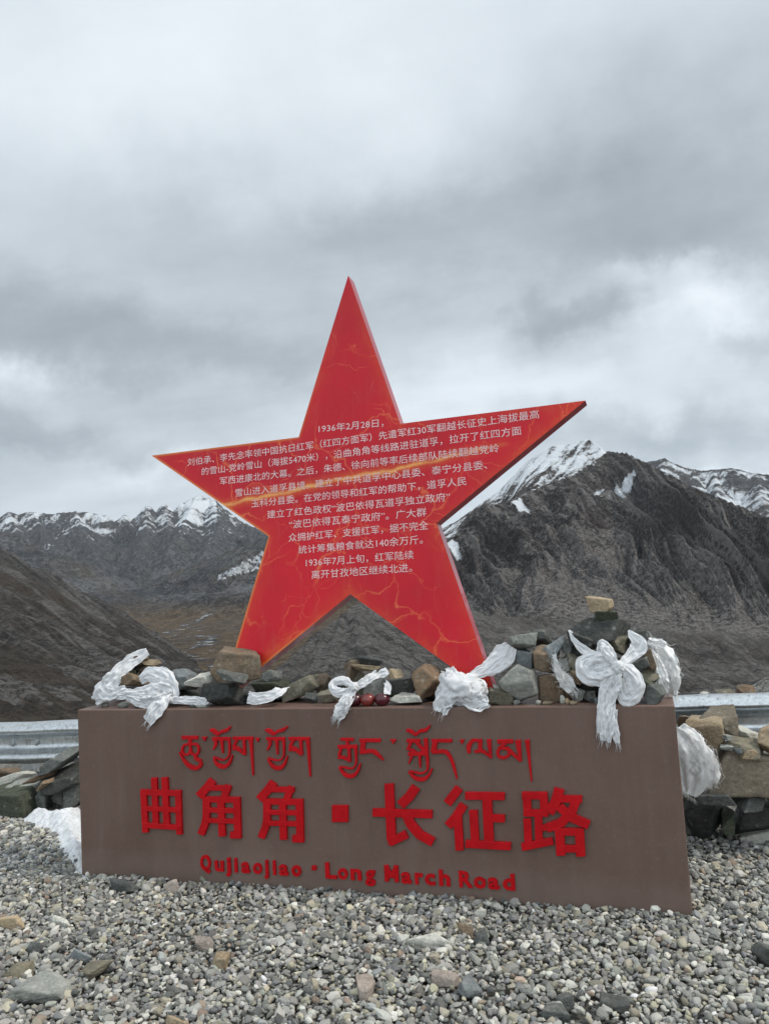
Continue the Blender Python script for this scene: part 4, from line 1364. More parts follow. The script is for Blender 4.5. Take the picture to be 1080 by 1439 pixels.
for a in (
    ((668, 950, 707, 979), 'black', 'black layered slab under the end of the crumpled scarf', dict(base=TOP, dep=.16, boxy=1.0)),
    ((682, 966, 724, 991), 'olive', 'low brown stone at the front edge beside the crumpled scarf', dict(base=TOP, dep=.13)),
    ((691, 962, 702, 971), 'grey', 'tiny grey pebble resting on the low brown stone', dict(y=.1, dep=.03)),
    ((703, 933, 756, 991.5), 'grey', 'large kite-shaped grey stone with a sharp ridge', dict(base=TOP, dep=.16, tilt=.5, boxy=.9, cuts=9)),
    ((716, 911, 750, 941), 'blue', 'blue-grey stone perched on the kite-shaped stone', dict(y=.17, dep=.13)),
    ((706, 888, 758, 915), 'grey', 'two-tone grey and tan stone crowning the left of the heap', dict(y=.18, dep=.17, tilt=.12)),
    ((746, 906, 785, 947), 'brown', 'dark brown block right of the blue-grey stone', dict(y=.2, dep=.16, tilt=.3)),
    ((753, 944, 793, 988), 'brown', 'big square brown block at the front edge of the heap', dict(base=TOP, dep=.15, boxy=1.02, jit=.12)),
    ((749, 884, 774, 908), 'slate', 'dark pointed stone behind the top of the dark brown block', dict(y=.27, dep=.13)),
    ((762, 894, 794, 926), 'blue', 'layered light grey stone above the small frayed gauze', dict(y=.2, dep=.15, tilt=-.2)),
    ((785, 898, 814, 924), 'slate', 'dark grey stone left of the cairn slabs', dict(y=.25, dep=.16)),
    ((793, 915, 819, 941), 'olive', 'olive-grey cube left of the big bow', dict(y=.17, dep=.13, boxy=1.02)),
    ((783, 924, 803, 948), 'grey', 'small grey stone left of the olive-grey cube', dict(y=.15, dep=.12)),
    ((794, 936, 825, 962), 'tan', 'grey-tan stone beside the frayed gauze', dict(y=.15, dep=.14)),
    ((788, 958, 810, 987), 'rust', 'small reddish-brown stone half hidden by the frayed gauze', dict(base=TOP, dep=.1)),
    ((805, 965, 823, 987), 'grey', 'rounded grey-brown stone on the front edge left of the bow tail', dict(base=TOP, dep=.08, soft=9)),
    ((817, 970, 838, 988), 'slate', 'small dark stone beside the bow tail', dict(base=TOP, dep=.08)),
    ((815, 952, 850, 982), 'black', 'black stone in the gap under the big bow', dict(base=TOP, dep=.14)),
    ((798, 879, 848, 914), 'black', 'wide slate slab on the left shoulder of the cairn', dict(y=.19, dep=.2, tilt=.3, boxy=1.0, jit=.12)),
    ((812, 866, 887, 909), 'black', 'largest slate block of the cairn below its top stones', dict(y=.22, dep=.24, boxy=1.05, tilt=.06, cuts=2, jit=.2)),
    ((831, 857, 869, 884), 'moss', 'thick dark stone right under the tan cap stone', dict(y=.2, dep=.14, boxy=1.1, cuts=2, jit=.12)),
    ((822, 837, 862, 863), 'tan', 'tan cap stone on the very top of the cairn', dict(y=.2, dep=.12, soft=14, boxy=.95, jit=.2)),
    ((856, 891, 889, 924), 'olive', 'speckled stone between the cairn slab and the right bow strand', dict(y=.2, dep=.17)),
    ((883, 883, 910, 911), 'black', 'black slab at the right shoulder of the cairn', dict(y=.24, dep=.13, tilt=.55, boxy=1.0)),
    ((897, 885, 916, 908), 'grey', 'thin grey slab leaning at the right shoulder of the cairn', dict(y=.29, dep=.12, tilt=.8)),
    ((868, 921, 914, 953), 'slate', 'dark block right of the bow knot', dict(y=.18, dep=.17, tilt=-.3, boxy=1.0)),
    ((899, 909, 921, 941), 'rust', 'speckled rusty stone beside the hanging gauze on the right', dict(y=.2, dep=.13, boxy=1.0)),
    ((897, 936, 926, 964), 'olive', 'green-tinted stone beneath the speckled rusty stone', dict(y=.2, dep=.16)),
    ((891, 949, 927, 980), 'moss', 'flat green-grey slab tilted at the right end of the plinth', dict(y=.11, dep=.12, tilt=.62, boxy=1.0, jit=.1)),
    ((903, 960, 936, 991), 'slate', 'dark broken stone at the right front corner of the plinth', dict(base=TOP, dep=.12)),
    ((843, 920, 884, 960), 'black', 'black stone directly behind the bow knot', dict(y=.2, dep=.18)),
    ((843, 950, 900, 989), 'moss', 'dark base stone behind the bow tail', dict(base=TOP, dep=.18, boxy=1.0)),
    ((745, 955, 905, 982), 'black', 'long dark base slab at the back of the cairn', dict(y=.32, dep=.2, boxy=1.0)),
    ((770, 915, 880, 958), 'slate', 'wide dark core stone inside the cairn', dict(y=.33, dep=.2, boxy=1.0)),
): rock(a[0], a[1], a[2], cat=CA, group=G3, **a[3])
# small pebbles on the plinth top
for bx, kd, lb in (
    ((143, 986, 153, 994), 'grey', 'tiny grey pebble at the far left of the plinth edge'), ((166, 985, 183, 995), 'grey', 'flat grey pebble below the left scarf'), ((189, 990, 197, 995.5), 'slate', 'tiny dark pebble below the left scarf crumple'),
    ((266, 990, 275, 995), 'slate', 'tiny dark pebble under the low scarf end'), ((277, 990, 290, 995), 'grey', 'tiny grey pebble left of the heavy black block'), ((721, 983, 731, 991), 'grey', 'tiny grey pebble left of the kite-shaped stone tip'),
    ((752, 984, 760, 991), 'pale', 'tiny pale pebble right of the kite-shaped stone tip'), ((785.5, 976, 795, 989.5), 'pale', 'upright white pebble in front of the square brown block'), ((793.5, 981, 802, 990), 'tan', 'small tan pebble beside the white pebble'),
    ((799.5, 984, 812, 991), 'tan', 'flat tan pebble at the front edge below the gauze'), ((834, 980, 842, 990), 'blue', 'tiny blue-grey pebble touching the bow tail'), ((885, 984, 898, 990.5), 'brown', 'tiny brown chip right of the bow tail'),
    ((760, 985, 778, 991), 'brown', 'flat brown chip under the square brown block'), ((908, 976, 925, 990), 'black', 'small black chip near the right corner')):
    rock(bx, kd, lb, base=TOP, dep=.04, cat='pebble', name='pebble', group='pebbles on the plinth top', sub=2)

# ------------------------------------------------------------------ apples
def apple(px, py, y, tone, label):
    r = 0.0375
    c = at_y(px, py, y)
    root = empty('apple', (c[0], y, TOP))
    tag(root, label, 'apple', 'apples on the front edge of the plinth')
    V, F = [], []
    nu, nv = 28, 18
    for j in range(nv+1):
        th = math.pi*j/nv
        for i in range(nu):
            a = 2*math.pi*i/nu
            rr = math.sin(th)*r*(1.02+0.02*math.cos(5*a)*(1 if th > 1.6 else 0.3))
            z = r*0.93*math.cos(th)-r*0.32*math.exp(-(th/0.42)**2)+r*0.22*math.exp(-((math.pi-th)/0.4)**2)
            V.append((rr*math.cos(a)*(1-0.10*(z < 0)*abs(z)/r), rr*math.sin(a)*(1-0.10*(z < 0)*abs(z)/r), z+r*0.80))
    for j in range(nv):
        for i in range(nu):
            i2 = (i+1) % nu
            F.append((j*nu+i, (j+1)*nu+i, (j+1)*nu+i2, j*nu+i2))
    sk = mesh_np('skin', V, F, tone, True, root)
    mb = MB()
    mb.tube([(0, 0, r*1.3), (0.002, 0, r*1.7), (0.006, 0.002, r*1.95)], [0.0018, 0.0015, 0.0022], 6)
    mb.build('stem', M_STEM, root, True)
    root.rotation_euler = (random.uniform(-.12, .12), random.uniform(-.12, .12), random.uniform(0, 6))


random.seed(5)
M_APPLE2 = mat_plain('brighter red apple skin', (0.15, 0.022, 0.018), 0.3, 0, 0.5, 0.2, 0.7, 24)
apple(498.5, 983, 0.060, M_APPLE, 'dark maroon apple touching the middle scarf tail, left of the brighter apple')
apple(517.0, 983, 0.064, M_APPLE2, 'brighter red speckled apple between two dark maroon apples')
apple(536.0, 983, 0.062, M_APPLE, 'dark maroon apple next to the flat pale stone')

# ------------------------------------------------------------------ scarves
class Cloth:
    def __init__(s, seed):
        s.V, s.F = [], []
        s.rng = np.random.RandomState(seed)
        s.threads = MB()

    def ribbon(s, pts, ws, folds=3.0, amp=0.16, nv=26, ns=None, crumple=0.004, face=(0, -1, 0.25), bulge=0.0, fringe=0, twist=0.0):
        """pts (px, py, y), ws in picture pixels; pleated band following the path"""
        P = [at_y(*p) for p in pts]
        wm = [w*(p[2]-EYE[1])/F_PX/0.955 for p, w in zip(pts, ws)]
        C, W = smooth_path(P, wm, 9)
        n = len(C)
        T = np.gradient(C, axis=0)
        T /= np.maximum(np.linalg.norm(T, axis=1, keepdims=True), 1e-6)
        Nf = np.array(face, float)
        Nf /= np.linalg.norm(Nf)
        B = np.cross(T, Nf)
        B /= np.maximum(np.linalg.norm(B, axis=1, keepdims=True), 1e-6)
        for i in range(1, n):
            if B[i]@B[i-1] < 0:
                B[i] = -B[i]
        N = np.cross(B, T)
        N *= np.sign((N@Nf)[:, None]+1e-9)
        if twist:
            an = np.linspace(0, twist, n)[:, None]
            B, N = B*np.cos(an)+N*np.sin(an), N*np.cos(an)-B*np.sin(an)
        v = np.linspace(-1, 1, nv)
        u = np.linspace(0, 1, n)
        U, Vv = np.meshgrid(u, v, indexing='ij')
        ph = s.rng.uniform(0, 20)
        ln = np.linalg.norm(np.diff(C, axis=0), axis=1).sum()
        w0 = np.maximum(W.mean(), 1e-3)
        nz = pn2(U*ln/w0*0.8+ph, Vv*1.2+ph)
        nz2 = pn2(U*ln/w0*1.1+ph*2, Vv*3.0+ph)
        fold = np.abs(np.sin((Vv*folds*0.75+nz*2.4+ph)*1.5))*2-1
        fine = np.abs(np.sin((Vv*folds*2.6+nz*2.2+nz2*0.8+ph)*1.5))*2-1
        fold = 0.40*fold+0.24*fine+0.50*np.sin(Vv*folds*1.7+nz*3.0+ph)
        cr = -np.abs(pn2(U*ln/w0*1.3+Vv*0.9+ph*5, Vv*1.9-U*ln/w0*0.5+ph))*1.5-np.abs(pn2(U*ln/w0*2.9-Vv*1.6+ph*7, Vv*3.6+U*ln/w0*0.9+ph))*0.8
        edge = 0.10*pn2(U*ln/w0*3+ph, Vv*0+ph)*Vv
        off = amp*W[:, None]*(fold*0.7+cr*0.9+nz2*0.7+pn2(U*ln/w0*2.1+ph*3, Vv*1.6+ph)*0.55) + bulge*W[:, None]*(1-Vv**2)
        Q = C[:, None, :]+B[:, None, :]*(W[:, None]*0.5*(Vv+edge))[..., None]+N[:, None, :]*off[..., None]
        q = Q.reshape(-1, 3)
        d = np.stack([pn3(q*34+k*9+ph) for k in range(3)], -1)*crumple + np.stack([1-np.abs(pn3(q*62+k*5+ph))*2 for k in range(3)], -1)*crumple*0.45
        q = q+d
        b = len(s.V)
        s.V += q.tolist()
        i = np.arange(n*nv).reshape(n, nv)+b
        s.F += np.stack([i[:-1, :-1], i[:-1, 1:], i[1:, 1:], i[1:, :-1]], -1).reshape(-1, 4).tolist()
        if fringe:
            last = q.reshape(n, nv, 3)[-1]
            tdir = T[-1]
            for k in range(fringe):
                p = last[s.rng.randint(nv)]
                l = s.rng.uniform(0.012, 0.035)
                r = s.rng.normal(0, 0.35, 3)
                a = p+tdir*l*0.5+r*0.006
                e = a+tdir*l*0.5+r*0.012+np.array([0, 0, -0.006])
                s.threads.tube([p, a, e], 0.0007, 3)
        return q.reshape(n, nv, 3)

    def lump(s, px, py, y, rx, rz, ry, k=0.34, freq=1.6):
        c = at_y(px, py, y)
        sc = (y-EYE[1])/F_PX/0.955
        v, f = ICO[4]
        ph = s.rng.uniform(0, 50)
        d = 0.62+k*(1-np.abs(pn3(v*freq+ph))*2)+k*0.55*(1-np.abs(pn3(v*freq*2.3+ph))*2)+0.10*(1-np.abs(pn3(v*freq*4.6+ph))*2)+0.06*pn3(v*13+ph)
        q = c+v*d[:, None]*np.array([rx*sc, ry, rz*sc])
        b = len(s.V)
        s.V += q.tolist()
        s.F += (f+b).tolist()

    def strands(s, grid, n, spread=0.006, r=0.0006, loops=0.3):
        """loose threads lying over a ribbon grid"""
        N_, M_ = grid.shape[:2]
        for _ in range(n):
            i0 = s.rng.randint(0, max(1, N_-8))
            ln = s.rng.randint(6, min(26, N_-i0)+1) if N_-i0 > 6 else 4
            j = s.rng.uniform(0, M_-1)
            dj = s.rng.uniform(-.5, .5)
            pts = []
            for k in range(0, ln, 2):
                jj = int(np.clip(j+dj*k, 0, M_-1))
                pts.append(grid[min(i0+k, N_-1), jj]+s.rng.normal(0, spread, 3)+np.array([0, -0.004, 0]))
            if len(pts) > 1:
                s.threads.tube(pts, r, 3)

    def build(s, name, mat, label, cat='scarf', group=None, thick=0.0016):
        V, F = np.array(s.V), s.F
        b = len(V)
        fs = list(map(tuple, F))
        o = mesh_np(name, V, fs, mat, True)
        md = o.modifiers.new('thickness', 'SOLIDIFY')
        md.thickness = thick
        md.offset = 0
        tag(o, label, cat, group)
        if s.threads.v:
            s.threads.build('fringe', mat, o, True)
        return o


GS = 'white prayer scarves on the plinth'
c = Cloth(11)
c.ribbon([(207, 915, .20), (190, 925, .17), (173, 938, .13), (162, 950, .10), (150, 964, .08), (138, 978, .07), (133, 986, .08)], [12, 22, 26, 26, 34, 30, 18], 2.5, .14)
c.ribbon([(140, 966, .08), (150, 975, .05), (162, 974, .04), (176, 968, .05)], [22, 24, 18, 14], 2, .15)
c.ribbon([(150, 968, .07), (163, 974, .045), (185, 975, .05), (207, 970, .06), (228, 964, .09)], [18, 20, 15, 17, 16], 2.5, .13)
c.ribbon([(196, 957, .12), (208, 948, .12), (223, 952, .10), (235, 962, .08), (240, 974, .08)], [16, 22, 32, 32, 22], 2.2, .13)
c.ribbon([(212, 964, .08), (224, 966, .06), (238, 972, .06), (240, 984, .06)], [24, 30, 28, 16], 3, .15)
c.ribbon([(178, 980, .05), (195, 985, .03), (212, 986, .025), (230, 981, .035), (240, 975, .06)], [10, 20, 22, 24, 20], 3.5, .18, crumple=.009)
c.ribbon([(232, 976, .05), (226, 988, .0), (217, 1000, -.014), (206, 1015, -.022)], [20, 24, 26, 20], 2.6, .12, fringe=14)
c.ribbon([(237, 984, .05), (262, 984, .045), (282, 986, .05), (294, 986, .07)], [10, 12, 13, 6], 1.6, .12)
c.lump(222, 974, .10, 20, 16, .05)
c.build('scarf', M_CLOTH, 'long white scarf looped around the orange-brown stone at the plinth left end', group=GS)
c = Cloth(12)
c.ribbon([(348, 980, .06), (362, 982, .04), (380, 978, .045), (394, 970, .07), (402, 966, .14)], [18, 17, 15, 15, 12], 1.6, .08, crumple=.003)
c.build('scarf', M_CLOTH, 'short flat white cloth band tied round a low dark stone', group=GS)
c = Cloth(13)
c.ribbon([(496, 965, .07), (484, 957, .08), (471, 959, .09), (467, 967, .07), (475, 974, .05), (488, 972, .05), (498, 965, .05)], [8, 12, 12, 12, 13, 11, 8], 1.6, .14, bulge=.25)
c.ribbon([(496, 967, .05), (508, 961, .06), (519, 953, .08), (530, 947, .11)], [10, 11, 12, 12], 1.8, .14)
c.ribbon([(530, 950, .13), (538, 946, .14), (544, 943, .15)], [6, 12, 12], 1.2, .1)
c.ribbon([(540, 958, .12), (544, 966, .08), (543, 976, .05)], [5, 11, 10], 1.2, .12)
c.ribbon([(497, 967, .045), (490, 978, .02), (483, 990, -.006), (477, 1001, -.018), (472, 1010, -.02)], [10, 17, 20, 20, 14], 2.8, .14, fringe=26)
c.lump(497, 966, .05, 7, 7, .02)
g = c.ribbon([(492, 980, .01), (484, 992, -.015), (476, 1006, -.024)], [8, 12, 10], 2, .2)
c.strands(g, 24, .009)
c.build('scarf', M_CLOTH, 'white scarf with a round loop and frayed tail beside the apples', group=GS)
c = Cloth(14)
c.ribbon([(650, 968, .04), (640, 957, .05), (632, 946, .08), (630, 938, .1)], [14, 17, 15, 12], 2, .18, crumple=.008)
c.ribbon([(650, 968, .04), (634, 962, .05), (622, 953, .07), (617, 948, .08)], [14, 14, 13, 11], 2, .18, crumple=.008)
c.ribbon([(650, 970, .03), (634, 976, .015), (622, 988, -.01), (616, 1002, -.022)], [18, 23, 26, 21], 3, .17, crumple=.009, fringe=6)
c.ribbon([(648, 972, .03), (630, 973, .025), (619, 977, .03), (612, 983, .03)], [16, 18, 16, 10], 2.5, .18, crumple=.009)
c.ribbon([(646, 974, .02), (660, 982, .0), (674, 988, -.012), (686, 986, -.01)], [20, 27, 24, 13], 3, .18, crumple=.009)
c.ribbon([(648, 970, .03), (662, 966, .03), (672, 964, .04), (678, 970, .04)], [20, 22, 20, 12], 2.5, .18, crumple=.009)
c.lump(648, 970, .06, 31, 22, .075, .36, 1.9)
c.lump(638, 960, .09, 17, 15, .06, .36, 1.9)
c.lump(662, 972, .05, 20, 16, .05, .36, 2.0)
c.ribbon([(655, 954, .09), (671, 946, .10), (686, 939, .11), (700, 928, .12), (710, 917, .13), (717, 908, .14)], [8, 15, 22, 30, 29, 18], 2.2, .09, crumple=.004)
c.build('scarf', M_CLOTH, 'large crumpled white scarf heaped under the star right foot, one end rising to the right', group=GS)
c = Cloth(15)
KN = (868, 938, .02)
c.ribbon([(866, 936, .04), (850, 930, .07), (832, 922, .08), (815, 910, .09), (804, 897, .10), (799, 886, .11)], [9, 14, 14, 10, 6, 3], 1.8, .13)
c.ribbon([(866, 938, .03), (858, 925, .02), (851, 913, .03), (846, 905, .045), (843, 908, .06), (845, 920, .07), (856, 934, .06)], [8, 14, 15, 11, 9, 10, 9], 1.8, .12, bulge=.12)
c.ribbon([(866, 938, .03), (850, 928, .04), (832, 928, .05), (820, 936, .05), (826, 948, .035), (842, 951, .02), (858, 948, .01), (867, 940, .015)], [10, 20, 22, 24, 26, 26, 22, 12], 2.4, .12, bulge=.17)
c.ribbon([(842, 938, .055), (830, 938, .055), (820, 928, .06)], [26, 26, 18], 2, .12)
c.ribbon([(869, 937, .03), (880, 927, .06), (892, 916, .08), (897, 905, .09), (887, 893, .10), (882, 886, .11)], [8, 13, 19, 20, 9, 3], 1.8, .10)
c.ribbon([(869, 939, .02), (882, 945, .02), (891, 958, .015), (890, 974, .01), (880, 982, .01), (872, 972, .02), (867, 955, .03)], [12, 22, 24, 22, 20, 20, 14], 2.0, .11, bulge=.18)
c.ribbon([(867, 941, .0), (860, 956, -.002), (854, 973, -.006), (848, 993, -.018), (844, 1012, -.024), (842, 1031, -.022)], [10, 23, 24, 17, 13, 9], 2.8, .12, fringe=12)
c.ribbon([(858, 975, -.004), (857, 993, -.016), (855, 1010, -.03), (851, 1028, -.034), (849, 1042, -.03)], [12, 12, 14, 18, 13], 3, .13, fringe=12)
c.ribbon([(862, 996, -.010), (859, 1010, -.02), (863, 1028, -.026), (867, 1045, -.024)], [11, 11, 11, 6], 1.6, .13, fringe=8)
c.lump(868, 938, .012, 9, 9, .022, .25, 1.6)
c.build('scarf', M_CLOTH, 'white scarf tied in a big bow on the cairn, tails hanging over the edge', group=GS)
c = Cloth(16)
g = c.ribbon([(904, 904, .24), (918, 908, .22), (930, 920, .20), (937, 938, .19), (940, 956, .19), (943, 978, .22)], [9, 16, 24, 27, 25, 12], 3, .12, crumple=.008, fringe=20)
c.strands(g, 90, .009)
g = c.ribbon([(908, 902, .22), (922, 905, .21), (932, 910, .21)], [10, 14, 12], 2, .15, crumple=.008)
c.ribbon([(912, 915, .2), (922, 935, .17), (928, 958, .16), (934, 975, .18)], [9, 15, 18, 10], 2.5, .15, crumple=.008)
c.build('scarf', M_GAUZE, 'frayed net-like white gauze hanging down the right side of the cairn', group=GS)
c = Cloth(17)
g = c.ribbon([(777, 920, .12), (781, 936, .10), (786, 949, .075), (795, 960, .06), (803, 970, .05)], [3, 7, 11, 17, 13], 2.0, .15, crumple=.007, fringe=22)
c.strands(g, 110, .009)
c.build('scarf', M_GAUZE, 'small torn tuft of white gauze caught in the stones left of the big bow', group=GS)

# ------------------------------------------------------------------ dry walls beside the plinth
for a in (
    ((973, 994, 1036, 1036), 'earth', 'flat-topped brown stone on the right wall below the guard rail', dict(y=.98, dep=.24)),
    ((961, 1008, 1018, 1050), 'tan', 'blunt tan stone right behind the plinth corner, above the white gauze', dict(y=.88, dep=.2, boxy=.98, jit=.15)),
    ((948, 1002, 977, 1024), 'brown', 'small brown stone wedged behind the plinth corner', dict(y=1.0, dep=.17)),
    ((1030, 1020, 1068, 1050), 'pale', 'pale thin slab sloping behind the small pebbles on the right wall', dict(y=1.0, dep=.2, tilt=.45, boxy=1.0)),
    ((1010, 1034, 1074, 1064), 'olive', 'flat brownish slab lying on the long block', dict(y=.88, dep=.2, tilt=.3, boxy=1.0, jit=.12)),
    ((1060, 1008, 1120, 1062), 'tan', 'tan angular stone cut off by the right picture edge', dict(y=.9, dep=.25)),
    ((1038, 1052, 1064, 1066), 'tan', 'small ochre stone on the front lip of the long block', dict(y=.8, dep=.08)),
    ((1012, 1031, 1030, 1040), 'grey', 'upper rounded grey pebble on the right wall', dict(y=.8, dep=.05, soft=8)),
    ((1010, 1046, 1032, 1058), 'grey', 'lower rounded grey pebble on the right wall', dict(y=.79, dep=.06, soft=8)),
    ((1030, 1050, 1042, 1060), 'blue', 'small dark grey pebble left of the small ochre stone', dict(y=.79, dep=.05, soft=8)),
    ((975, 1038, 995, 1066), 'brown', 'narrow brown stone between the white gauze and the long block', dict(y=.88, dep=.15)),
    ((988, 1047, 1120, 1114), 'earth', 'long brown block spanning the right wall', dict(y=.93, dep=.32, boxy=.98, jit=.2, tilt=.08, cuts=6)),
    ((966, 1107, 1030, 1130), 'slate', 'thin dark slab under the white gauze', dict(y=.88, dep=.3, boxy=1.02)),
    ((961, 1125, 1022, 1188), 'black', 'dark square block at the foot of the right wall beside the plinth', dict(base=-.01, dep=.35, boxy=.98, jit=.2)),
    ((1026, 1109, 1074, 1134), 'slate', 'dark rounded slab under the long brown block', dict(y=.9, dep=.3)),
    ((1024, 1120, 1150, 1185), 'black', 'wide dark block at the foot of the right wall at the picture edge', dict(base=-.01, dep=.35, boxy=1.02, jit=.14)),
    ((1010, 1133, 1032, 1168), 'moss', 'narrow dark stone filling the gap between the two foot blocks', dict(y=1.0, dep=.2)),
    ((1070, 1106, 1130, 1130), 'slate', 'dark slab under the right end of the long block', dict(y=.95, dep=.3)),
    ((1037, 1163, 1098, 1187), 'pale', 'pale triangular slab leaning at the foot of the right wall', dict(base=-.01, dep=.12, tilt=-.25)),
    ((935, 1040, 995, 1100), 'slate', 'dark stone inside the wall behind the white gauze', dict(y=1.0, dep=.25)),
    ((930, 1095, 985, 1186), 'slate', 'dark stone in the shade between the plinth and the right wall', dict(y=1.12, dep=.25, boxy=1.0)),
): rock(a[0], a[1], a[2], cat=CA, group=G4, **a[3])
for a in (
    ((-60, 1084, 44, 1122), 'pale', 'long pale slab lying sloped on the left stone pile', dict(y=1.15, dep=.25, tilt=-.42, boxy=1.03, jit=.08, cuts=3)),
    ((-30, 1104, 54, 1150), 'moss', 'large dark block at the foot of the left pile', dict(base=-.02, dep=.3, boxy=1.02, jit=.12)),
    ((30, 1106, 80, 1143), 'slate', 'grey-green block between the large dark block and the black gap', dict(base=-.02, dep=.26, boxy=1.02)),
    ((20, 1094, 76, 1112), 'grey', 'flat grey slab over the grey-green block', dict(y=1.12, dep=.2, tilt=.1, boxy=1.0)),
    ((70, 1050, 113, 1086), 'slate', 'layered dark slab tilted up against the plinth', dict(y=1.12, dep=.26, tilt=-.6, boxy=1.0)),
    ((68, 1074, 118, 1110), 'black', 'black block under the tilted layered slab', dict(y=1.12, dep=.3, tilt=-.12, boxy=1.02)),
    ((42, 1080, 76, 1099), 'brown', 'thin reddish slab on the left pile', dict(y=1.05, dep=.2, tilt=-.4, boxy=1.0)),
    ((52, 1093, 76, 1112), 'rust', 'thin brown splinter below the reddish slab', dict(y=1.0, dep=.13, tilt=-.6, boxy=1.0)),
    ((74, 1104, 106, 1142), 'black', 'black stone in the dark gap of the left pile', dict(base=-.02, dep=.25)),
    ((95, 1096, 122, 1142), 'slate', 'upright grey stone touching the plinth left edge', dict(base=-.02, dep=.25, boxy=1.0)),
    ((-8, 1078, 29, 1102), 'brown', 'brown stone under the guard rail at the left picture edge', dict(y=1.6, dep=.3)),
    ((60, 1075, 84, 1092), 'slate', 'grey stone behind the thin reddish slab', dict(y=1.25, dep=.2)),
): rock(a[0], a[1], a[2], cat=CA, group=G5, **a[3])
c = Cloth(18)
g1 = c.ribbon([(944, 1030, .62), (958, 1044, .60), (966, 1062, .59), (968, 1085, .60), (964, 1118, .64)], [34, 44, 52, 58, 26], 4.5, .07, crumple=.009, fringe=10)
g2 = c.ribbon([(962, 1036, .62), (976, 1052, .60), (986, 1072, .60), (992, 1090, .62), (986, 1106, .66)], [12, 24, 32, 30, 12], 3.5, .09, crumple=.009, fringe=22)
c.strands(g1, 130, .011)
c.strands(g2, 110, .012)
c.build('scarf', M_GAUZE, 'crumpled frayed white gauze over the wall stones just right of the plinth', group='white prayer scarves off the plinth')

# stones on the berm beyond the rail
for a in (((982, 971, 999, 979), 'pale', 'white stone beyond the guard rail near the plinth corner'), ((1003, 966, 1034, 978), 'olive', 'flat dark slab lying beyond the guard rail'),
          ((1034, 962, 1062, 978), 'brown', 'brown stone beyond the guard rail near the right picture edge')):
    rock(a[0], a[1], a[2], y=3.2, dep=.3, cat=CA, group='stones beyond the guard rail')
mbx = 0

# ------------------------------------------------------------------ guard rail
def build_rail():
    YR = 1.42
    A, B = at_y(104, 1012.5, YR), at_y(1010, 976.5, YR)
    d = B-A
    d /= np.linalg.norm(d)
    A2, B2 = A-d*3.4, B+d*2.6
    root = empty('guard_rail', ((A2[0]+B2[0])/2, YR+0.1, 0))
    tag(root, 'galvanised steel W-beam guard rail running behind the plinth at the edge of the slope', 'guard rail')
    bpy.context.view_layer.update()
    inv = root.matrix_world.inverted()
    prof = [(0.0, 0.0), (-0.004, -0.018), (0.0, 0.012)]
    ctrl = [(0.030, -0.006), (0.010, 0.0), (-0.030, -0.008), (-0.062, -0.030), (-0.078, -0.052), (-0.062, -0.074), (-0.026, -0.098), (-0.004, -0.122), (0.0, -0.155), (-0.004, -0.188), (-0.026, -0.212), (-0.062, -0.236), (-0.078, -0.258), (-0.062, -0.280), (-0.030, -0.302), (0.010, -0.310), (0.026, -0.306)]
    P, _ = smooth_path([(p[0], p[1]) for p in ctrl], [0]*len(ctrl), 4)
    L = np.linalg.norm(B2-A2)
    ns = 60
    V = []
    for i in range(ns+1):
        c_ = A2+d*L*i/ns
        for q in P:
            V.append((c_[0], c_[1]+q[0]+0.004*math.sin(i*0.9), c_[2]+q[1]+0.003*math.sin(i*1.7+1)))
    n = len(P)
    F = [(i*n+k, (i+1)*n+k, (i+1)*n+k+1, i*n+k+1) for i in range(ns) for k in range(n-1)]
    o = mesh_np('beam', V, F, M_GALV, True)
    md = o.modifiers.new('thickness', 'SOLIDIFY')
    md.thickness = 0.004
    parts = [o]
    xp = at_y(44, 1080, YR+0.1)[0]
    for k in range(-1, 4):
        x = xp+k*2.0
        t = (x-A[0])/d[0]
        zt = A[2]+d[2]*t
        mb = MB()
        mb.box(x-.055, x+.055, YR+.05, YR+.055, -0.4, zt-.03)
        mb.box(x-.055, x-.050, YR+.055, YR+.14, -0.4, zt-.03)
        mb.box(x+.050, x+.055, YR+.055, YR+.14, -0.4, zt-.03)
        parts.append(mb.build('post', M_GALV, None, False, 0.001, 1))
        mb = MB()
        mb.box(x-.05, x+.05, YR-.0, YR+.049, zt-.26, zt-.06)
        parts.append(mb.build('spacer', M_GALV, None, False, 0.004, 1))
    for px in (18, 52):
        c_ = at_y(px, 1043, YR)
        t = (c_[0]-A[0])/d[0]
        zt = A[2]+d[2]*t
        mb = MB()
        mb.tube([(c_[0], YR+.006, zt-.155), (c_[0], YR-.010, zt-.155)], [0.030, 0.025], 14)
        mb.tube([(c_[0], YR-.0102, zt-.155), (c_[0], YR-.024, zt-.155)], 0.016, 6)
        parts.append(mb.build('bolt', M_GALV, None, False))
    for q in parts:
        q.parent = root
        q.matrix_parent_inverse = inv


build_rail()

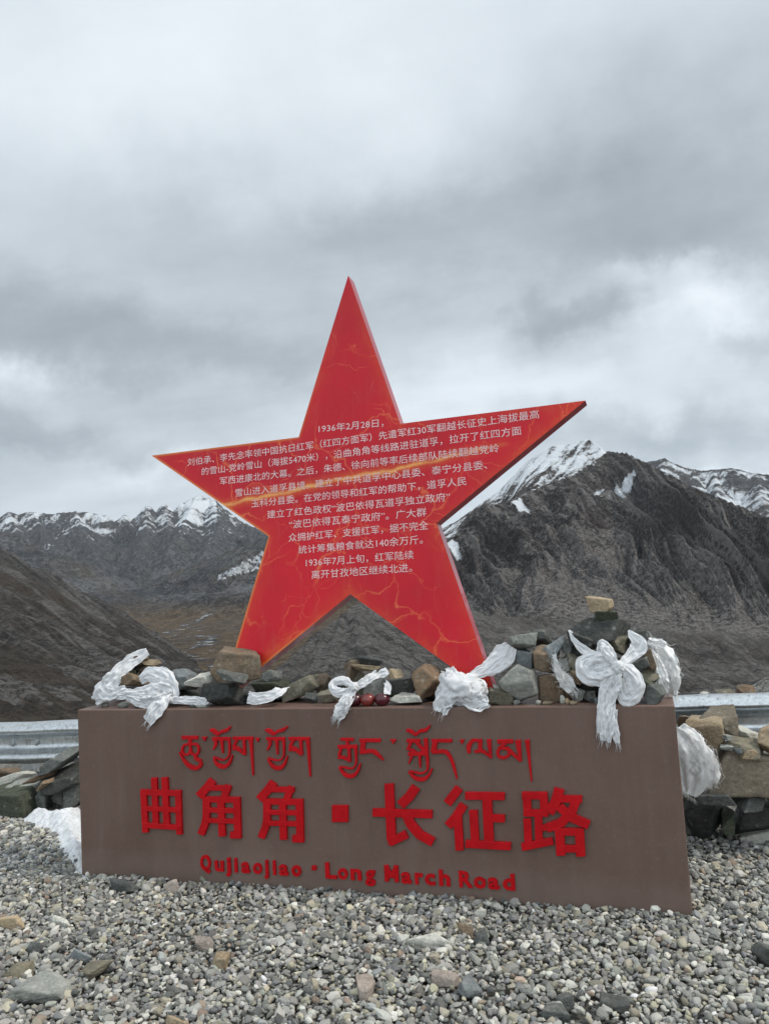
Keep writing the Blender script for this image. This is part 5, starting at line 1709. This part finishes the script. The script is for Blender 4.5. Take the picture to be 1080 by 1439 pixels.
# ------------------------------------------------------------------ snow patch left of the plinth
def build_snow():
    poly = [(30, 1144), (42, 1139), (60, 1135), (78, 1137), (88, 1141), (100, 1134), (120, 1130), (124, 1150), (120, 1226), (112, 1222), (104, 1210), (94, 1196), (88, 1182), (76, 1170), (62, 1160), (44, 1153)]
    P = np.array([at_z(x, y, 0.02)[:2] for x, y in poly])
    mn, mx = P.min(0)-.04, P.max(0)+.04
    nx, ny = 110, 130
    X, Y = np.meshgrid(np.linspace(mn[0], mx[0], nx), np.linspace(mn[1], mx[1], ny))
    Q = np.stack([X.ravel(), Y.ravel()], 1)
    ins = np.zeros(len(Q), bool)
    dm = np.full(len(Q), 9.0)
    for a, b in zip(P, np.roll(P, -1, 0)):
        c_ = (a[1] > Q[:, 1]) != (b[1] > Q[:, 1])
        xi = (b[0]-a[0])*(Q[:, 1]-a[1])/(b[1]-a[1]+1e-12)+a[0]
        ins ^= c_ & (Q[:, 0] < xi)
        ab = b-a
        t = np.clip(((Q-a)@ab)/(ab@ab), 0, 1)
        dm = np.minimum(dm, np.linalg.norm(Q-a-t[:, None]*ab, axis=1))
    sd = np.where(ins, dm, -dm)+0.022*fbm2(Q[:, 0]*14, Q[:, 1]*14, 4)
    Z = -0.02+0.085*sstep(-0.01, 0.14, sd)+0.030*fbm2(Q[:, 0]*16, Q[:, 1]*16, 5)*sstep(0, .05, sd)+0.02*sstep(0, .4, sd)
    o = mesh_np('snow_patch', np.stack([Q[:, 0], Q[:, 1], Z], 1), grid_faces(ny, nx), M_SNOW)
    tag(o, 'patch of dirty old snow lying on the gravel along the plinth left end', 'snow')
    return P


SNOW = build_snow()

# ------------------------------------------------------------------ stones bedded in the gravel
BED = []


def bedded(box, kind, label, h=0.05, **kw):
    x0, y0, x1, y1 = box
    cx = (x0+x1)/2
    a, b = at_z(cx, y1, 0.015), at_z(cx, y0, h)
    W = np.linalg.norm(at_z(x1, (y0+y1)/2, h*.6)-at_z(x0, (y0+y1)/2, h*.6))
    c_ = (a+b)/2
    dp = max(abs(b[1]-a[1])*1.02, 0.03)
    RCOUNT[0] += 1
    make_rock('rock', (c_[0], c_[1], h/2-0.024), (W, dp, h+0.03), RCOUNT[0]*3, kind, label, cat=CA, group=G6, boxy=.84, soft=9, rough=.7, **kw)
    BED.append((c_[0], c_[1], W/2, dp/2))


for a in (((18, 1354, 98, 1404), 'grey', 'large smooth grey slab in the gravel at the lower left', .05), ((118, 1334, 160, 1369), 'olive', 'crusted brown stone in the gravel right of the large grey slab', .05), ((90, 1326, 134, 1342), 'blue', 'long grey stone behind the large grey slab', .04),
          ((-6, 1282, 34, 1300), 'tan', 'tan stone in the gravel at the left picture edge', .05), ((68, 1284, 102, 1294), 'pale', 'thin pale stone half sunk in the gravel left of the plinth base', .04), ((266, 1308, 302, 1328), 'pink', 'pinkish oval stone in the gravel in front of the plinth left part', .05),
          ((295, 1332, 322, 1352), 'tan', 'small orange-tan flat stone below the pinkish oval stone', .04), ((498, 1357, 526, 1396), 'pink', 'upright beige stone in the gravel near the middle', .05), ((570, 1300, 634, 1326), 'pale', 'long pale yellowish stone in the gravel in front of the plinth', .055),
          ((602, 1357, 648, 1378), 'pink', 'flat pinkish slab in the gravel right of the middle', .04), ((640, 1361, 678, 1395), 'blue', 'blue-grey splintered slab beside the flat pinkish slab', .05), ((228, 1422, 272, 1446), 'tan', 'tan stone cut off by the bottom picture edge', .05),
          ((1052, 1306, 1092, 1348), 'slate', 'dark slab in the gravel at the right picture edge', .06), ((842, 1388, 884, 1412), 'slate', 'dark wet-looking stone in the gravel at the lower right', .045), ((778, 1384, 808, 1404), 'slate', 'dark purple-grey flat stone left of the dark wet-looking stone', .035),
          ((6, 1340, 44, 1368), 'olive', 'brownish crusted stone above the large grey slab', .035), ((150, 1232, 196, 1246), 'slate', 'dark flat stone at the plinth base near its left end', .05), ((232, 1232, 254, 1244), 'pink', 'reddish small stone at the plinth base', .05),
          ((660, 1300, 688, 1318), 'slate', 'dark pebble-like stone right of the long pale yellowish stone', .04), ((640, 1290, 664, 1308), 'brown', 'round brownish stone behind the long pale yellowish stone', .05), ((36, 1318, 60, 1332), 'slate', 'small dark oval stone left of the long grey stone', .04),
          ((760, 1402, 800, 1424), 'slate', 'narrow dark splinter near the bottom right', .03)):
    bedded(a[0], a[1], a[2], a[3])

# ------------------------------------------------------------------ gravel: one sheet of loose pebbles nobody could count
def build_gravel():
    rng = np.random.RandomState(3)
    sp = 0.0196
    gx, gy = np.meshgrid(np.arange(-4.2, 6.2, sp), np.arange(-2.7, 1.45, sp))
    X = gx.ravel()+rng.uniform(-.5, .5, gx.size)*sp
    Y = gy.ravel()+rng.uniform(-.5, .5, gx.size)*sp
    Z = np.zeros_like(X)
    P = np.stack([X, Y, Z], 1)-EYE
    zc = P@CF
    px, py = IW/2+F_PX*(P@CR)/zc, IH/2-F_PX*(P@CU)/zc
    keep = (zc > 0.3) & (px > -900) & (px < IW+900) & (py < IH+420)
    keep &= ~((X > 0.012) & (X < PL_W-0.012) & (Y > 0.012) & (Y < PL_D))
    # inside of snow patch
    ins = np.zeros(len(X), bool)
    for a, b in zip(SNOW, np.roll(SNOW, -1, 0)):
        c_ = (a[1] > Y) != (b[1] > Y)
        ins ^= c_ & (X < (b[0]-a[0])*(Y-a[1])/(b[1]-a[1]+1e-12)+a[0])
    keep &= ~ins | (rng.rand(len(X)) < 0.09)
    for cx, cy, rx, ry in BED:
        keep &= ((X-cx)/(rx*.86+.004))**2+((Y-cy)/(ry*.86+.004))**2 > 1
    # a bare muddy spot near the bottom right
    mud = at_z(815, 1424, 0)
    keep &= (((X-mud[0])/.11)**2+((Y-mud[1])/.07)**2 > 1) | (rng.rand(len(X)) < 0.35)
    X, Y, px, py = X[keep], Y[keep], px[keep], py[keep]
    n = len(X)
    big = pn2(X*1.3+4, Y*1.3)
    sz = 0.0121*np.exp(rng.normal(0, 0.32, n))*(1+0.18*big)
    sz = np.clip(sz, 0.007, 0.030)
    up = rng.rand(n)
    Zp = -0.024+sz*0.25+up*0.017+0.010*pn2(X*2.1, Y*2.1)
    # colours
    pal = np.array([(0.20, 0.205, 0.20), (0.27, 0.275, 0.265), (0.14, 0.145, 0.145), (0.35, 0.355, 0.34), (0.095, 0.10, 0.10), (0.25, 0.24, 0.20), (0.32, 0.31, 0.25), (0.21, 0.17, 0.14), (0.43, 0.43, 0.40), (0.18, 0.19, 0.20)])
    wl = np.array([.20, .19, .15, .13, .09, .08, .05, .025, .035, .10])
    wr = np.array([.15, .20, .08, .23, .05, .11, .10, .015, .07, .05])
    wr /= wr.sum()
    wl /= wl.sum()
    tr = sstep(2.2, 3.3, X+0.25*pn2(X*2, Y*2))*sstep(-0.1, -0.5, Y)
    pick = np.where(rng.rand(n) < tr, rng.choice(len(pal), n, p=wr), rng.choice(len(pal), n, p=wl))
    colr = pal[pick]*np.exp(rng.normal(0, 0.21, (n, 1)))*1.10
    colr = np.clip(colr*np.array([1.03, 1.0, 0.945])*(1+0.015*rng.normal(0, 1, (n, 3))), 0.02, 0.62)
    # shapes
    near = (zc[keep] < 3.6)
    inside = (px > -60) & (px < IW+60) & (py < IH+60)
    VV, FF, CC, SM = [], [], [], []
    base = 0
    for sub, sel in ((2, np.where(inside)[0]), (1, np.where(~inside)[0])):
        v, f = ICO[sub]
        shapes = []
        for k in range(40):
            rr = np.random.RandomState(900+k)
            p = poly_shape(v, rr, 7, .66, .5, 60 if k % 4 else 10)
            p = p/(p.max(0)-p.min(0))*2
            shapes.append(p*np.array([1, rr.uniform(.6, .95), rr.uniform(.4, .78)]))
        shapes = np.array(shapes)
        m_ = len(sel)
        S_ = shapes[rng.randint(0, 40, m_)]*sz[sel][:, None, None]
        a = rng.uniform(0, 2*np.pi, m_)
        tx, ty = rng.normal(0, .38, m_), rng.normal(0, .38, m_)
        ca, sa = np.cos(a), np.sin(a)
        x, y, z = S_[..., 0], S_[..., 1], S_[..., 2]
        y, z = y*np.cos(tx)[:, None]-z*np.sin(tx)[:, None], y*np.sin(tx)[:, None]+z*np.cos(tx)[:, None]
        x, z = x*np.cos(ty)[:, None]+z*np.sin(ty)[:, None], -x*np.sin(ty)[:, None]+z*np.cos(ty)[:, None]
        x, y = x*ca[:, None]-y*sa[:, None], x*sa[:, None]+y*ca[:, None]
        q = np.stack([x+X[sel][:, None], y+Y[sel][:, None], z+Zp[sel][:, None]], -1)
        nv = len(v)
        VV.append(q.reshape(-1, 3))
        FF.append((f[None]+(np.arange(m_)*nv)[:, None, None]+base).reshape(-1, 3))
        CC.append(np.repeat(colr[sel], nv, 0))
        rnd_ = rng.rand(m_) < (0.10+0.6*tr[sel])
        SM.append(np.repeat(rnd_, len(f)))
        base += m_*nv
    o = mesh_np('gravel', np.concatenate(VV), np.concatenate(FF), M_PEBBLE, np.concatenate(SM), None, {'col': np.concatenate(CC)})
    o['kind'] = 'stuff'
    print('pebbles', n)


build_gravel()
